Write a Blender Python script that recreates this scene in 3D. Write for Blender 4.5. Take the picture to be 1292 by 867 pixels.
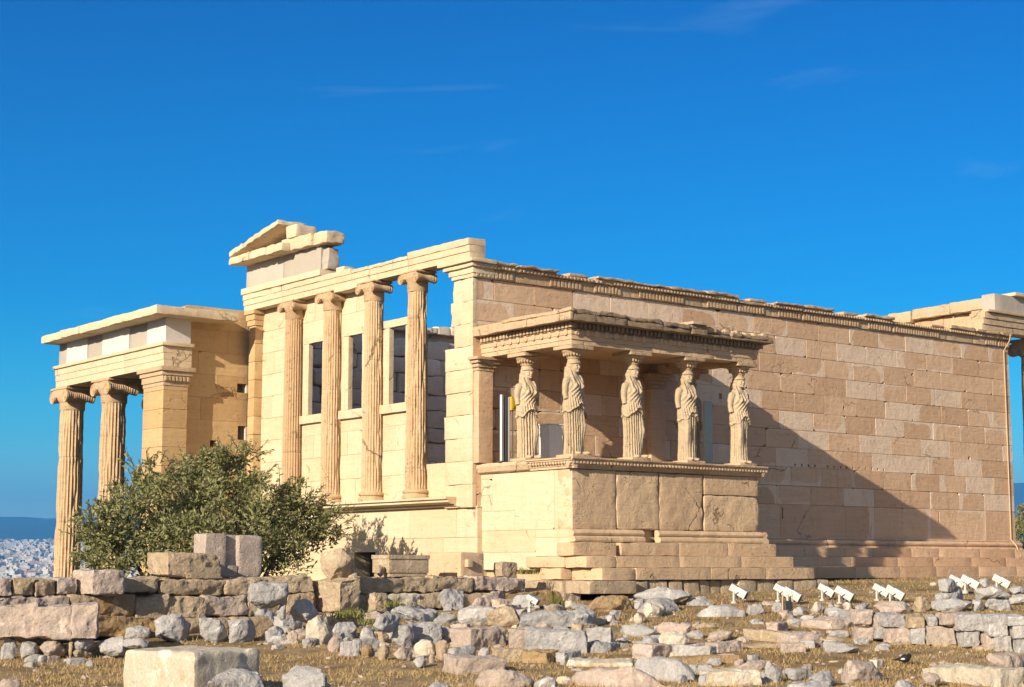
import bpy, bmesh, math, random
import numpy as np
from mathutils import Vector, Matrix, noise
for o in list(bpy.data.objects): bpy.data.objects.remove(o)
scene = bpy.context.scene
COL = scene.collection
random.seed(7)
rad = math.radians
# ------------------------------------------------------------------ camera, world, sun, exposure
YAW, PITCH, FPX = rad(38.3), rad(7.6), 2100.0
CAM = Vector((-23.4913, -31.2322, 0.0))
cam_d = bpy.data.cameras.new("camera"); cam = bpy.data.objects.new("camera", cam_d); COL.objects.link(cam)
cam.location = CAM; cam.rotation_euler = (rad(90)+PITCH, 0, -YAW)
cam_d.sensor_width = 36; cam_d.lens = FPX/1292*36; cam_d.clip_start = .1; cam_d.clip_end = 40000
scene.camera = cam
SUN_EL, SUN_AZ = rad(20.6), rad(252.9)          # azimuth clockwise from north (+Y)
world = bpy.data.worlds.new("World"); scene.world = world; world.use_nodes = True
wn = world.node_tree; wn.nodes.clear()
def wnode(t, **kw):
    n = wn.nodes.new(t)
    for k, v in kw.items(): setattr(n, k, v)
    return n
sky = wnode('ShaderNodeTexSky', sky_type='NISHITA', sun_disc=False, sun_elevation=SUN_EL, sun_rotation=SUN_AZ,
            altitude=150, air_density=1.0, dust_density=0.25, ozone_density=3.0)
hs = wnode('ShaderNodeHueSaturation'); hs.inputs['Saturation'].default_value = 1.75; hs.inputs['Value'].default_value = 1.0
wn.links.new(sky.outputs[0], hs.inputs['Color'])
# deep blue away from the sun, pale and warm on the sun's side of the sky
tint = wnode('ShaderNodeMix', data_type='RGBA', blend_type='MULTIPLY'); tint.inputs[0].default_value = 1
tce = wnode('ShaderNodeTexCoord'); sep = wnode('ShaderNodeSeparateXYZ'); wn.links.new(tce.outputs['Generated'], sep.inputs[0])
er = wnode('ShaderNodeValToRGB'); wn.links.new(sep.outputs[2], er.inputs[0]); cr = er.color_ramp
cr.elements[0].position = 0.0; cr.elements[0].color = (1.3, 1.02, 1.0, 1); cr.elements[1].position = 1.0; cr.elements[1].color = (.01, .38, .64, 1)
for ps, cc in ((.075, (.34, .90, .95, 1)), (.17, (.012, .70, .88, 1)), (.33, (.006, .49, .74, 1))):
    e_ = cr.elements.new(ps); e_.color = cc
wn.links.new(er.outputs[0], tint.inputs[7])
wn.links.new(hs.outputs[0], tint.inputs[6])
hs2 = wnode('ShaderNodeHueSaturation'); hs2.inputs['Saturation'].default_value = .42; wn.links.new(sky.outputs[0], hs2.inputs['Color'])
tint2 = wnode('ShaderNodeMix', data_type='RGBA', blend_type='MULTIPLY'); tint2.inputs[0].default_value = 1; tint2.inputs[7].default_value = (1.02, .90, .78, 1)
wn.links.new(hs2.outputs[0], tint2.inputs[6])
tcs = wnode('ShaderNodeTexCoord'); dt = wnode('ShaderNodeVectorMath', operation='DOT_PRODUCT'); wn.links.new(tcs.outputs['Generated'], dt.inputs[0])
dt.inputs[1].default_value = (math.sin(SUN_AZ), math.cos(SUN_AZ), 0)
side = wnode('ShaderNodeMapRange', interpolation_type='SMOOTHSTEP'); side.inputs[1].default_value = -.45; side.inputs[2].default_value = .35; wn.links.new(dt.outputs['Value'], side.inputs[0])
skymix = wnode('ShaderNodeMix', data_type='RGBA'); wn.links.new(side.outputs[0], skymix.inputs[0]); wn.links.new(tint.outputs[2], skymix.inputs[6]); wn.links.new(tint2.outputs[2], skymix.inputs[7])
# thin cirrus: stretched noise over the sky direction
tc = wnode('ShaderNodeTexCoord'); mp = wnode('ShaderNodeMapping')
mp.inputs['Rotation'].default_value = (0, 0, rad(30)); mp.inputs['Scale'].default_value = (2.2, 2.6, 16)
wn.links.new(tc.outputs['Generated'], mp.inputs['Vector'])
nz = wnode('ShaderNodeTexNoise'); nz.inputs['Scale'].default_value = 2.3; nz.inputs['Detail'].default_value = 7; nz.inputs['Distortion'].default_value = .6
wn.links.new(mp.outputs[0], nz.inputs['Vector'])
mr = wnode('ShaderNodeMapRange'); mr.inputs[1].default_value = .64; mr.inputs[2].default_value = .92; mr.inputs[3].default_value = 0; mr.inputs[4].default_value = .13
wn.links.new(nz.outputs['Fac'], mr.inputs[0])
mx = wnode('ShaderNodeMix', data_type='RGBA'); mx.inputs[7].default_value = (6.0, 6.6, 7.4, 1)
wn.links.new(mr.outputs[0], mx.inputs[0]); wn.links.new(skymix.outputs[2], mx.inputs[6])
bg = wnode('ShaderNodeBackground'); bg.inputs['Strength'].default_value = 0.085
wo = wnode('ShaderNodeOutputWorld')
wn.links.new(mx.outputs[2], bg.inputs['Color']); wn.links.new(bg.outputs[0], wo.inputs['Surface'])
sun_d = bpy.data.lights.new("sun", 'SUN'); sun = bpy.data.objects.new("sun", sun_d); COL.objects.link(sun)
sun_d.energy = 4.9; sun_d.angle = rad(.5); sun_d.color = (1.0, .865, .68)
sdir = Vector((math.sin(SUN_AZ)*math.cos(SUN_EL), math.cos(SUN_AZ)*math.cos(SUN_EL), math.sin(SUN_EL)))
sun.rotation_euler = sdir.to_track_quat('Z', 'Y').to_euler(); sun.location = sdir*60
scene.view_settings.view_transform = 'Standard'; scene.view_settings.look = 'None'
scene.view_settings.exposure = 0.88; scene.view_settings.gamma = 1.0
scene.render.engine = 'CYCLES'
scene.cycles.max_bounces = 6; scene.cycles.diffuse_bounces = 3
# ------------------------------------------------------------------ helpers
FW = Vector((math.sin(YAW)*math.cos(PITCH), math.cos(YAW)*math.cos(PITCH), math.sin(PITCH)))
RT = Vector((math.cos(YAW), -math.sin(YAW), 0)); UP = RT.cross(FW)
FH = Vector((math.sin(YAW), math.cos(YAW), 0))
def ray(u, v): return FW + RT*((u-646)/FPX) - UP*((v-433.5)/FPX)
def at(u, v, axis, val):                       # survey: where the sight line (u,v) of the reference meets a known plane
    d = ray(u, v); i = 'xyz'.index(axis); return CAM + d*((val-CAM[i])/d[i])
def atd(u, v, dep): return CAM + ray(u, v)*dep
def interp(x, xs, ys):
    return float(np.interp(x, xs, ys))
def smooth(a, b, x):
    t = min(1, max(0, (x-a)/(b-a))); return t*t*(3-2*t)
def nz3(x, y, z, s=1.0): return noise.noise(Vector((x*s, y*s, z*s)))
WL = {}
class MB:
    """collects shapes in world coordinates, built as ONE mesh object"""
    def __init__(s): s.v=[]; s.f=[]; s.rnd=[]; s.loc=[]; s.hal=[]; s.cur=(.5,(0,0,0),(9,9,0))
    def attr(s, rnd, loc=(0,0,0), hal=(9,9,0)): s.cur=(rnd,loc,hal)
    def add(s, vs, fs, locs=None):
        b=len(s.v); s.v+= [tuple(p) for p in vs]; s.f += [tuple(i+b for i in f) for f in fs]
        r,l,h=s.cur; n=len(vs); s.rnd+=[r]*n; s.loc+=(locs if locs else [l]*n); s.hal+=[h]*n
    def box(s, x0,x1,y0,y1,z0,z1):
        vs=[(x,y,z) for x in (x0,x1) for y in (y0,y1) for z in (z0,z1)]
        s.add(vs,[(0,1,3,2),(4,6,7,5),(0,4,5,1),(2,3,7,6),(0,2,6,4),(1,5,7,3)])
    def rbox(s, x0,x1,y0,y1,z0,z1, seg=.12, r=.015, amp=.01, ns=2.5, wear=0.0, M=None, maxn=26):
        """rounded, worn block; wear eats the edges by noise"""
        L=(x1-x0,y1-y0,z1-z0); n=[max(2,min(maxn,int(math.ceil(l/seg)))) for l in L]
        idx={}; vs=[]; fs=[]; lo=(x0,y0,z0); sd=random.random()*100
        r=min(r*.55,min(L)*.45); wear*=.5; amp*=.85
        def vert(k):
            if k in idx: return idx[k]
            p=[]
            for a in range(3):
                t=k[a]/n[a]
                # pull outer loops toward the rounding radius
                if k[a]==1 and n[a]>3: t=min(t,1.2*r/L[a]) if r>0 else t
                if k[a]==n[a]-1 and n[a]>3: t=max(t,1-1.2*r/L[a]) if r>0 else t
                p.append(lo[a]+L[a]*t)
            if r>0:
                rr=r
                if wear>0:
                    e=nz3(p[0]+sd,p[1],p[2],ns*.8); rr=min(min(L)*.45, r+wear*max(0,e+.15))
                q=[min(max(p[a],lo[a]+rr),lo[a]+L[a]-rr) for a in range(3)]
                d=Vector((p[0]-q[0],p[1]-q[1],p[2]-q[2])); dl=d.length
                if dl>1e-9:
                    m=max(abs(c) for c in d); d=d*(rr/dl) if sum(1 for c in d if abs(c)>1e-6)>1 else d
                    p=[q[a]+d[a] for a in range(3)]
            P=Vector(p)
            if amp>0:
                w=noise.noise_vector(P*ns+Vector((sd,0,0)))+.5*noise.noise_vector(P*ns*2.7+Vector((0,sd,0)))
                P=P+w*amp
            if M is not None: P=M@P
            idx[k]=len(vs); vs.append(tuple(P)); return idx[k]
        for a in range(3):
            b,c=(a+1)%3,(a+2)%3
            for side in (0,n[a]):
                for i in range(n[b]):
                    for j in range(n[c]):
                        q=[]
                        for di,dj in ((0,0),(1,0),(1,1),(0,1)):
                            k=[0,0,0]; k[a]=side; k[b]=i+di; k[c]=j+dj; q.append(vert(tuple(k)))
                        fs.append(tuple(q) if side else tuple(reversed(q)))
        s.add(vs,fs)
    def block(s, O, A, N, a0,a1,z0,z1, t=.12, bev=.008, gap=.003, jit=.004, chip=0.0, old=None, par=None):
        """one dressed block in a wall plane: O origin, A along, N outward"""
        a0+=gap;a1-=gap;z0+=gap;z1-=gap
        cs=[(a0,z0),(a1,z0),(a1,z1),(a0,z1)]; poly=[]
        for i,(a,z) in enumerate(cs):
            if random.random()<chip:
                ca=random.uniform(.03,.16)*(1 if i in (0,3) else -1); cz=random.uniform(.015,.08)*(1 if i<2 else -1)
                p1=(a+ca,z); p2=(a,z+cz)
                poly += [p2,p1] if i in (0,2) else [p1,p2]
            else: poly.append((a,z))
        ac,zc=(a0+a1)/2,(z0+z1)/2; d=random.uniform(-jit,jit)
        hx,hz=(a1-a0)/2,(z1-z0)/2; bc=(ac,zc)
        off=(random.choice((-1,1))*random.uniform(.08,.38),random.choice((-1,1))*random.uniform(.03,.20)) if old and old>-.5 else (0,0)
        rn=random.random()
        if par: bc,(hx,hz),off,rn,d=par            # a piece of a block that has a hole in it
        s.cur=(rn,(0,0,0),(hx,hz,old if old is not None else 0))
        def P(a,z,o): p=O+A*a+N*o; return (p.x,p.y,z)
        n=len(poly); vs=[];locs=[]
        for ring,(sh,o) in enumerate(((bev,d),(0,d-bev),(0,-t))):
            for a,z in poly:
                aa=a+(sh if a<ac else -sh); zz=z+(sh if z<zc else -sh)
                vs.append(P(aa,zz,o)); locs.append((a-bc[0]+off[0],z-bc[1]+off[1],0))
        fs=[tuple(range(n))]
        for k in range(2):
            for i in range(n):
                j=(i+1)%n; fs.append((k*n+i,(k+1)*n+i,(k+1)*n+j,k*n+j))
        # orientation
        if A.cross(Vector((0,0,1))).dot(N)<0: fs=[tuple(reversed(f)) for f in fs]
        s.add(vs,fs,locs)
    def sweep(s, prof, p0, p1, N, seg=.15, amp=.006, wear=0.0, caps=True, ns=3.0):
        """moulding: profile [(out,z)] swept from p0 to p1 (xy), N outward"""
        p0=Vector((p0[0],p0[1],0));p1=Vector((p1[0],p1[1],0));L=(p1-p0).length;n=max(1,int(L/seg));m=len(prof);vs=[];fs=[]
        sd=random.random()*50
        for i in range(n+1):
            b=p0+(p1-p0)*(i/n)
            for (o,z) in prof:
                e=noise.noise(Vector((b.x+sd,b.y,z))*ns)*amp
                w=max(0,noise.noise(Vector((b.x+sd,b.y+7,z*.5))*1.3)-.08)*wear*o*3
                o2=max(-.05,o-w); P=b+N*(o2+e); vs.append((P.x,P.y,z+e*.6))
        for i in range(n):
            for j in range(m-1):
                a=i*m+j; fs.append((a,a+1,a+m+1,a+m))
        if caps: fs.append(tuple(range(m))); fs.append(tuple(n*m+j for j in reversed(range(m))))
        d=(p1-p0).normalized()
        if d.cross(Vector((0,0,1))).dot(N)<0: fs=[tuple(reversed(f)) for f in fs]
        fs=[tuple(reversed(f)) for f in fs] if prof[0][1]>prof[-1][1] else fs
        s.add(vs,fs)
    def lathe(s, prof, cx, cy, n=32, axis='z', amp=0, squash=(1,1)):
        """prof [(r,h)]"""
        vs=[];fs=[];m=len(prof)
        for i in range(n):
            t=2*math.pi*i/n
            for r,h in prof:
                a,b=r*math.cos(t)*squash[0],r*math.sin(t)*squash[1]
                if axis=='z': p=(cx+a,cy+b,h)
                elif axis=='x': p=(h,cx+a,cy+b)
                else: p=(cx+a,h,cy+b)
                if amp:
                    e=noise.noise(Vector(p)*6)*amp; p=(p[0]+e,p[1]+e,p[2])
                vs.append(p)
        for i in range(n):
            for j in range(m-1):
                a=i*m+j;b=((i+1)%n)*m+j; fs.append((a,b,b+1,a+1))
        fs.append(tuple(i*m for i in reversed(range(n)))); fs.append(tuple(i*m+m-1 for i in range(n)))
        s.add(vs,fs)
    def tube(s, pts, rads, n=8, caps=True):
        vs=[];fs=[];k=len(pts)
        for i,p in enumerate(pts):
            p=Vector(p); d=(Vector(pts[min(i+1,k-1)])-Vector(pts[max(i-1,0)])).normalized()
            u=d.orthogonal().normalized();w=d.cross(u)
            for j in range(n):
                t=2*math.pi*j/n; q=p+(u*math.cos(t)+w*math.sin(t))*rads[i]; vs.append(tuple(q))
        for i in range(k-1):
            for j in range(n):
                a=i*n+j;b=i*n+(j+1)%n; fs.append((a,b,b+n,a+n))
        if caps: fs.append(tuple(reversed(range(n)))); fs.append(tuple((k-1)*n+j for j in range(n)))
        s.add(vs,fs)
    def build(s, name, mat, parent=None, sharp=30, smooth=True):
        L=Vector((0,0,0)) if parent is None else WL.get(parent.name,Vector((0,0,0)))
        me=bpy.data.meshes.new(name); me.from_pydata([(v[0]-L.x,v[1]-L.y,v[2]-L.z) for v in s.v],[],s.f)
        a=me.attributes.new('rnd','FLOAT','POINT'); a.data.foreach_set('value',s.rnd)
        a=me.attributes.new('loc','FLOAT_VECTOR','POINT'); a.data.foreach_set('vector',[c for t in s.loc for c in t])
        a=me.attributes.new('hal','FLOAT_VECTOR','POINT'); a.data.foreach_set('vector',[c for t in s.hal for c in t])
        me.materials.append(mat)
        if smooth:
            me.polygons.foreach_set('use_smooth',[True]*len(me.polygons)); me.set_sharp_from_angle(angle=rad(sharp))
        me.update()
        o=bpy.data.objects.new(name,me); COL.objects.link(o)
        if parent is not None: o.parent=parent; WL[o.name]=L
        return o
def thing(name, loc, label, cat, group=None):
    o=bpy.data.objects.new(name,None); o.empty_display_size=.3; COL.objects.link(o); o.location=loc; WL[o.name]=Vector(loc)
    return tag(o,label,cat,group)
def tag(o, label=None, cat=None, group=None, kind=None):
    if label: o['label']=label
    if cat: o['category']=cat
    if group: o['group']=group
    if kind: o['kind']=kind
    return o
def recentre(o):                                # move a top-level mesh's origin to its base
    me=o.data; n=len(me.vertices); c=np.empty(n*3); me.vertices.foreach_get('co',c); c=c.reshape(-1,3)
    b=np.array([(c[:,0].min()+c[:,0].max())/2,(c[:,1].min()+c[:,1].max())/2,c[:,2].min()])
    me.vertices.foreach_set('co',(c-b).ravel()); o.location=Vector(b)+o.location; me.update(); return o
# ------------------------------------------------------------------ materials
class NT:
    def __init__(s,name):
        s.m=bpy.data.materials.new(name); s.m.use_nodes=True; s.t=s.m.node_tree; s.t.nodes.clear()
        s.out=s.n('ShaderNodeOutputMaterial'); s.b=s.n('ShaderNodeBsdfPrincipled'); s.l(s.b.outputs[0],s.out.inputs[0])
        s.b.inputs['Specular IOR Level'].default_value=.25
    def n(s,t,**k):
        n=s.t.nodes.new(t)
        for a,b in k.items(): setattr(n,a,b)
        return n
    def l(s,a,b): s.t.links.new(a,b)
    def setin(s,sock,v):
        if hasattr(v,'is_linked') or isinstance(v,bpy.types.NodeSocket): s.l(v,sock)
        else: sock.default_value=v
    def coord(s,scale=(1,1,1),rnd=False,rot=(0,0,0)):
        tc=s.n('ShaderNodeTexCoord'); v=tc.outputs['Object']
        if rnd:
            oi=s.n('ShaderNodeObjectInfo'); m=s.vm('SCALE',(1,1,1),sc=None); 
            mul=s.n('ShaderNodeMath',operation='MULTIPLY'); s.l(oi.outputs['Random'],mul.inputs[0]); mul.inputs[1].default_value=60
            s.l(mul.outputs[0],m.node.inputs['Scale']); v=s.vm('ADD',v,m)
        mp=s.n('ShaderNodeMapping'); mp.inputs['Scale'].default_value=scale; mp.inputs['Rotation'].default_value=rot; s.l(v,mp.inputs[0]); return mp.outputs[0]
    def vm(s,op,a,b=None,sc=1.0):
        n=s.n('ShaderNodeVectorMath',operation=op); s.setin(n.inputs[0],a)
        if b is not None: s.setin(n.inputs[1],b)
        return n.outputs[1] if op in('LENGTH','DISTANCE','DOT_PRODUCT') else n.outputs[0]
    def ma(s,op,a,b=0.0,clamp=False):
        n=s.n('ShaderNodeMath',operation=op,use_clamp=clamp); s.setin(n.inputs[0],a); s.setin(n.inputs[1],b); return n.outputs[0]
    def noise(s,vec,scale,detail=5,rough=.6,dist=0.0):
        n=s.n('ShaderNodeTexNoise'); s.l(vec,n.inputs['Vector']); n.inputs['Scale'].default_value=scale
        n.inputs['Detail'].default_value=detail; n.inputs['Roughness'].default_value=rough; n.inputs['Distortion'].default_value=dist
        return n.outputs['Fac']
    def ncol(s,vec,scale):
        n=s.n('ShaderNodeTexNoise'); s.l(vec,n.inputs['Vector']); n.inputs['Scale'].default_value=scale; n.inputs['Detail'].default_value=4; return n.outputs['Color']
    def mr(s,v,a,b,c=0.0,d=1.0):
        n=s.n('ShaderNodeMapRange'); s.l(v,n.inputs[0])
        for i,q in enumerate((a,b,c,d)): n.inputs[i+1].default_value=q
        return n.outputs[0]
    def mix(s,f,a,b,bt='MIX'):
        n=s.n('ShaderNodeMix',data_type='RGBA',blend_type=bt); s.setin(n.inputs[0],f)
        for i,c in ((6,a),(7,b)):
            if isinstance(c,tuple): n.inputs[i].default_value=(c[0],c[1],c[2],1)
            else: s.l(c,n.inputs[i])
        return n.outputs[2]
    def at(s,name,vec=False):
        n=s.n('ShaderNodeAttribute',attribute_name=name); return n.outputs['Vector'] if vec else n.outputs['Fac']
    def bump(s,h,strength=.5,dist=.02):
        n=s.n('ShaderNodeBump'); n.inputs['Strength'].default_value=strength; n.inputs['Distance'].default_value=dist; s.l(h,n.inputs['Height'])
        s.l(n.outputs[0],s.b.inputs['Normal'])
    def done(s,col,rough=.85):
        s.setin(s.b.inputs['Base Color'],col if not isinstance(col,tuple) else (col[0],col[1],col[2],1)); s.setin(s.b.inputs['Roughness'],rough); return s.m
def marble(name, c1, c2, stain, new=None, stain_amt=.6, bump=.5, streak=.35, dark=(.16,.10,.055), dark_amt=.5, rnd=False, var=.5):
    t=NT(name); co=t.coord(rnd=rnd); r=t.at('rnd')
    big=t.noise(co,.9,4,.6,.4); med=t.noise(co,4.5,6,.65,.3); fine=t.noise(co,38,5,.7)
    st=t.noise(t.coord((.6,.6,7),rnd=rnd),2.2,6,.7,.5)
    f=t.ma('ADD',t.ma('MULTIPLY',r,var),t.ma('MULTIPLY',big,1-var)); base=t.mix(t.mr(f,.25,.75),c1,c2)
    base=t.mix(t.ma('MULTIPLY',t.mr(st,.42,.75),streak),base,stain)
    if new:
        loc=t.at('loc',True); hal=t.at('hal',True)
        sx=t.n('ShaderNodeSeparateXYZ'); t.l(loc,sx.inputs[0]); sh=t.n('ShaderNodeSeparateXYZ'); t.l(hal,sh.inputs[0])
        wob=t.ma('MULTIPLY',t.ma('SUBTRACT',t.noise(co,2.2,3,.5),.5),.26)
        qx=t.ma('ADD',t.ma('SUBTRACT',t.ma('ABSOLUTE',sx.outputs[0]),sh.outputs[0]),.20)
        qz=t.ma('ADD',t.ma('SUBTRACT',t.ma('ABSOLUTE',sx.outputs[1]),sh.outputs[1]),.20)
        qx0=t.ma('MAXIMUM',qx,0.0); qz0=t.ma('MAXIMUM',qz,0.0)
        ln=t.ma('SQRT',t.ma('ADD',t.ma('MULTIPLY',qx0,qx0),t.ma('MULTIPLY',qz0,qz0)))
        sdf=t.ma('ADD',t.ma('ADD',ln,t.ma('MINIMUM',t.ma('MAXIMUM',qx,qz),0.0)),wob)
        lvl=t.ma('ADD',sdf,sh.outputs[2])            # hal.z raises the sdf: more of the block is new marble
        isnew=t.mr(lvl,.196,.206)
        nw=t.mix(t.mr(t.noise(co,1.7,3),.3,.7),new,tuple(c*.9 for c in new))
        base=t.mix(isnew,base,nw)
    base=t.mix(t.ma('MULTIPLY',t.mr(med,.55,.8),stain_amt),base,stain)
    base=t.mix(t.ma('MULTIPLY',t.mr(t.noise(co,1.6,8,.72,.8),.60,.78),dark_amt),base,dark)
    base=t.mix(t.mr(fine,.3,.75,0,.22),base,tuple(c*.72 for c in c1))
    # vertical run-off streaks, hairline cracks, pitting
    run=t.noise(t.coord((3.2,3.2,.35),rnd=rnd),2.4,5,.65,.3); base=t.mix(t.ma('MULTIPLY',t.mr(run,.54,.74),.42*min(1,dark_amt*2)),base,stain)
    wob2=t.vm('ADD',t.vm('ADD',co,t.vm('MULTIPLY',t.ncol(co,2.3),(.45,.45,.45))),t.vm('MULTIPLY',t.ncol(co,11),(.10,.10,.10))); cb=t.n('ShaderNodeCombineXYZ'); t.l(t.ma('MULTIPLY',r,61),cb.inputs[0]); t.l(t.ma('MULTIPLY',r,37),cb.inputs[2]); wob2=t.vm('ADD',wob2,cb.outputs[0]); vo=t.n('ShaderNodeTexVoronoi',feature='DISTANCE_TO_EDGE'); vo.inputs['Scale'].default_value=.62; t.l(wob2,vo.inputs['Vector'])
    crk=t.ma('MULTIPLY',t.mr(vo.outputs['Distance'],.003,.012,1,0),t.mr(t.noise(wob2,.7,3),.56,.62)); base=t.mix(t.ma('MULTIPLY',crk,.6),base,dark)
    pt=t.n('ShaderNodeTexVoronoi'); pt.inputs['Scale'].default_value=17; t.l(wob2,pt.inputs['Vector'])
    pit=t.ma('MULTIPLY',t.mr(pt.outputs['Distance'],.10,.30,1,0),t.mr(t.noise(co,2.1,4),.5,.62)); base=t.mix(t.ma('MULTIPLY',pit,.45),base,dark)
    h=t.ma('ADD',t.ma('MULTIPLY',fine,.4),t.ma('ADD',t.ma('MULTIPLY',med,1.3),t.ma('MULTIPLY',st,.6)))
    h=t.ma('SUBTRACT',h,t.ma('ADD',t.ma('MULTIPLY',crk,1.2),t.ma('MULTIPLY',pit,.8)))
    t.bump(h,min(1.0,bump*1.25),.028); return t.done(base,.85)
M={}
M['marble_west']=marble('marble_west',(.66,.55,.39),(.60,.475,.315),(.52,.33,.16),stain_amt=.6,streak=.4,dark_amt=.3,bump=.45)
M['marble_south']=marble('marble_south',(.70,.485,.315),(.585,.385,.24),(.44,.27,.15),new=(.765,.595,.445),stain_amt=.5,streak=.45,dark_amt=.55,bump=.6,var=.75)
M['marble_podium']=marble('marble_podium',(.64,.47,.30),(.57,.40,.25),(.44,.27,.14),stain_amt=.4,streak=.25,dark_amt=.3,bump=.8)
M['marble_trim']=marble('marble_trim',(.58,.44,.29),(.46,.32,.19),(.34,.20,.10),stain_amt=.6,streak=.3,dark_amt=.6,bump=.8)
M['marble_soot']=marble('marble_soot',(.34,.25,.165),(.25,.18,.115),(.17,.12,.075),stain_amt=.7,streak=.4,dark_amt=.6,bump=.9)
M['marble_gold']=marble('marble_gold',(.58,.41,.22),(.50,.33,.165),(.44,.25,.10),stain_amt=.5,streak=.45,dark_amt=.3,bump=.5)
M['marble_column']=marble('marble_column',(.60,.445,.275),(.49,.335,.19),(.38,.215,.10),stain_amt=.75,streak=.3,dark_amt=.45,bump=.9)
M['marble_new']=marble('marble_new',(.66,.62,.57),(.60,.56,.51),(.52,.46,.38),stain_amt=.25,streak=.2,dark_amt=.1,bump=.3)
M['grey_frieze']=marble('grey_frieze',(.46,.42,.37),(.39,.35,.30),(.50,.40,.27),stain_amt=.4,streak=.3,dark_amt=.15,bump=.4)
M['caryatid']=marble('caryatid',(.53,.42,.285),(.43,.335,.22),(.30,.225,.14),stain_amt=.6,streak=.25,dark_amt=.55,bump=.6)
M['rough_inner']=marble('rough_inner',(.82,.70,.58),(.66,.545,.445),(.45,.35,.27),stain_amt=.6,streak=.2,dark_amt=.4,bump=1.0)
def rockmat(name,c1,c2,c3,lich,bump=1.0,lichen=.5):
    t=NT(name); co=t.coord(rnd=True)
    a=t.noise(co,1.3,5,.65,.6); b=t.noise(co,5,8,.7,.4); c=t.noise(co,26,6,.75)
    base=t.mix(t.mr(a,.35,.65),c1,c2); base=t.mix(t.mr(t.noise(co,2.1,6,.7,.8),.53,.68,0,.75),base,c3)
    oi=t.n('ShaderNodeObjectInfo'); base=t.mix(t.mr(oi.outputs['Random'],0,1,0,.35),base,tuple(x*.62 for x in c2))
    base=t.mix(t.ma('MULTIPLY',t.mr(b,.55,.68),lichen),base,lich)
    base=t.mix(t.mr(c,.35,.62,.45,0),base,tuple(x*.35 for x in c1))
    base=t.mix(t.mr(t.noise(co,3.1,7,.72,.5),.57,.64,0,.8),base,tuple(x*1.22 for x in c1)); base=t.mix(t.mr(t.noise(co,1.9,7,.75,1.2),.60,.68,0,.75),base,tuple(x*.42 for x in c3))
    v=t.n('ShaderNodeTexVoronoi'); v.inputs['Scale'].default_value=9; t.l(co,v.inputs['Vector'])
    pit=t.mr(v.outputs['Distance'],0,.22,0,1)
    h=t.ma('ADD',t.ma('ADD',t.ma('MULTIPLY',b,1.2),t.ma('MULTIPLY',c,.55)),t.ma('MULTIPLY',pit,.25))
    t.bump(h,bump,.05); return t.done(base,.95)
M['G']=rockmat('grey_limestone',(.56,.54,.525),(.44,.425,.42),(.55,.47,.40),(.68,.66,.61))
M['P']=rockmat('pink_limestone',(.62,.50,.42),(.53,.42,.35),(.52,.48,.45),(.68,.60,.51))
M['T']=rockmat('tan_poros',(.62,.49,.34),(.53,.40,.265),(.47,.34,.22),(.67,.56,.41),bump=1.2)
M['M']=rockmat('weathered_marble',(.72,.64,.52),(.66,.57,.44),(.54,.42,.26),(.76,.71,.62),bump=.8)
M['Y']=rockmat('ochre_conglomerate',(.50,.34,.17),(.44,.31,.18),(.46,.24,.09),(.56,.46,.28),bump=1.2)
def simple(name,c,rough=.5,metal=0.0,spec=.4):
    t=NT(name); co=t.coord(); n=t.noise(co,9,5); t.b.inputs['Metallic'].default_value=metal; t.b.inputs['Specular IOR Level'].default_value=spec
    return t.done(t.mix(t.mr(n,.4,.75,0,.35),c,tuple(x*.72 for x in c)),rough)
M['white_paint']=simple('white_paint',(.52,.51,.49),.45); M['grey_metal']=simple('grey_metal',(.10,.10,.105),.5,.4)
M['steel']=simple('steel',(.45,.46,.47),.35,.8); M['yellow_paint']=simple('yellow_paint',(.55,.38,.03),.5)
M['white_board']=simple('white_board',(.80,.79,.77),.6); M['dark']=simple('doorway_shade_black',(.02,.018,.015),.9)
M['pale_green']=simple('pale_green_plastic',(.42,.50,.44),.3); M['black_feather']=simple('black_feather',(.02,.02,.024),.5); M['white_feather']=simple('white_feather',(.6,.58,.55),.7)
M['beak']=simple('beak_horn',(.05,.045,.04),.4)
M['lamp_glass']=simple('lamp_glass',(.12,.13,.14),.08,.0,.6)
M['bark']=rockmat('bark',(.15,.11,.075),(.10,.075,.05),(.18,.14,.10),(.2,.18,.14))
M['copper_cable']=simple('pale_cable',(.60,.42,.25),.5)
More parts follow.
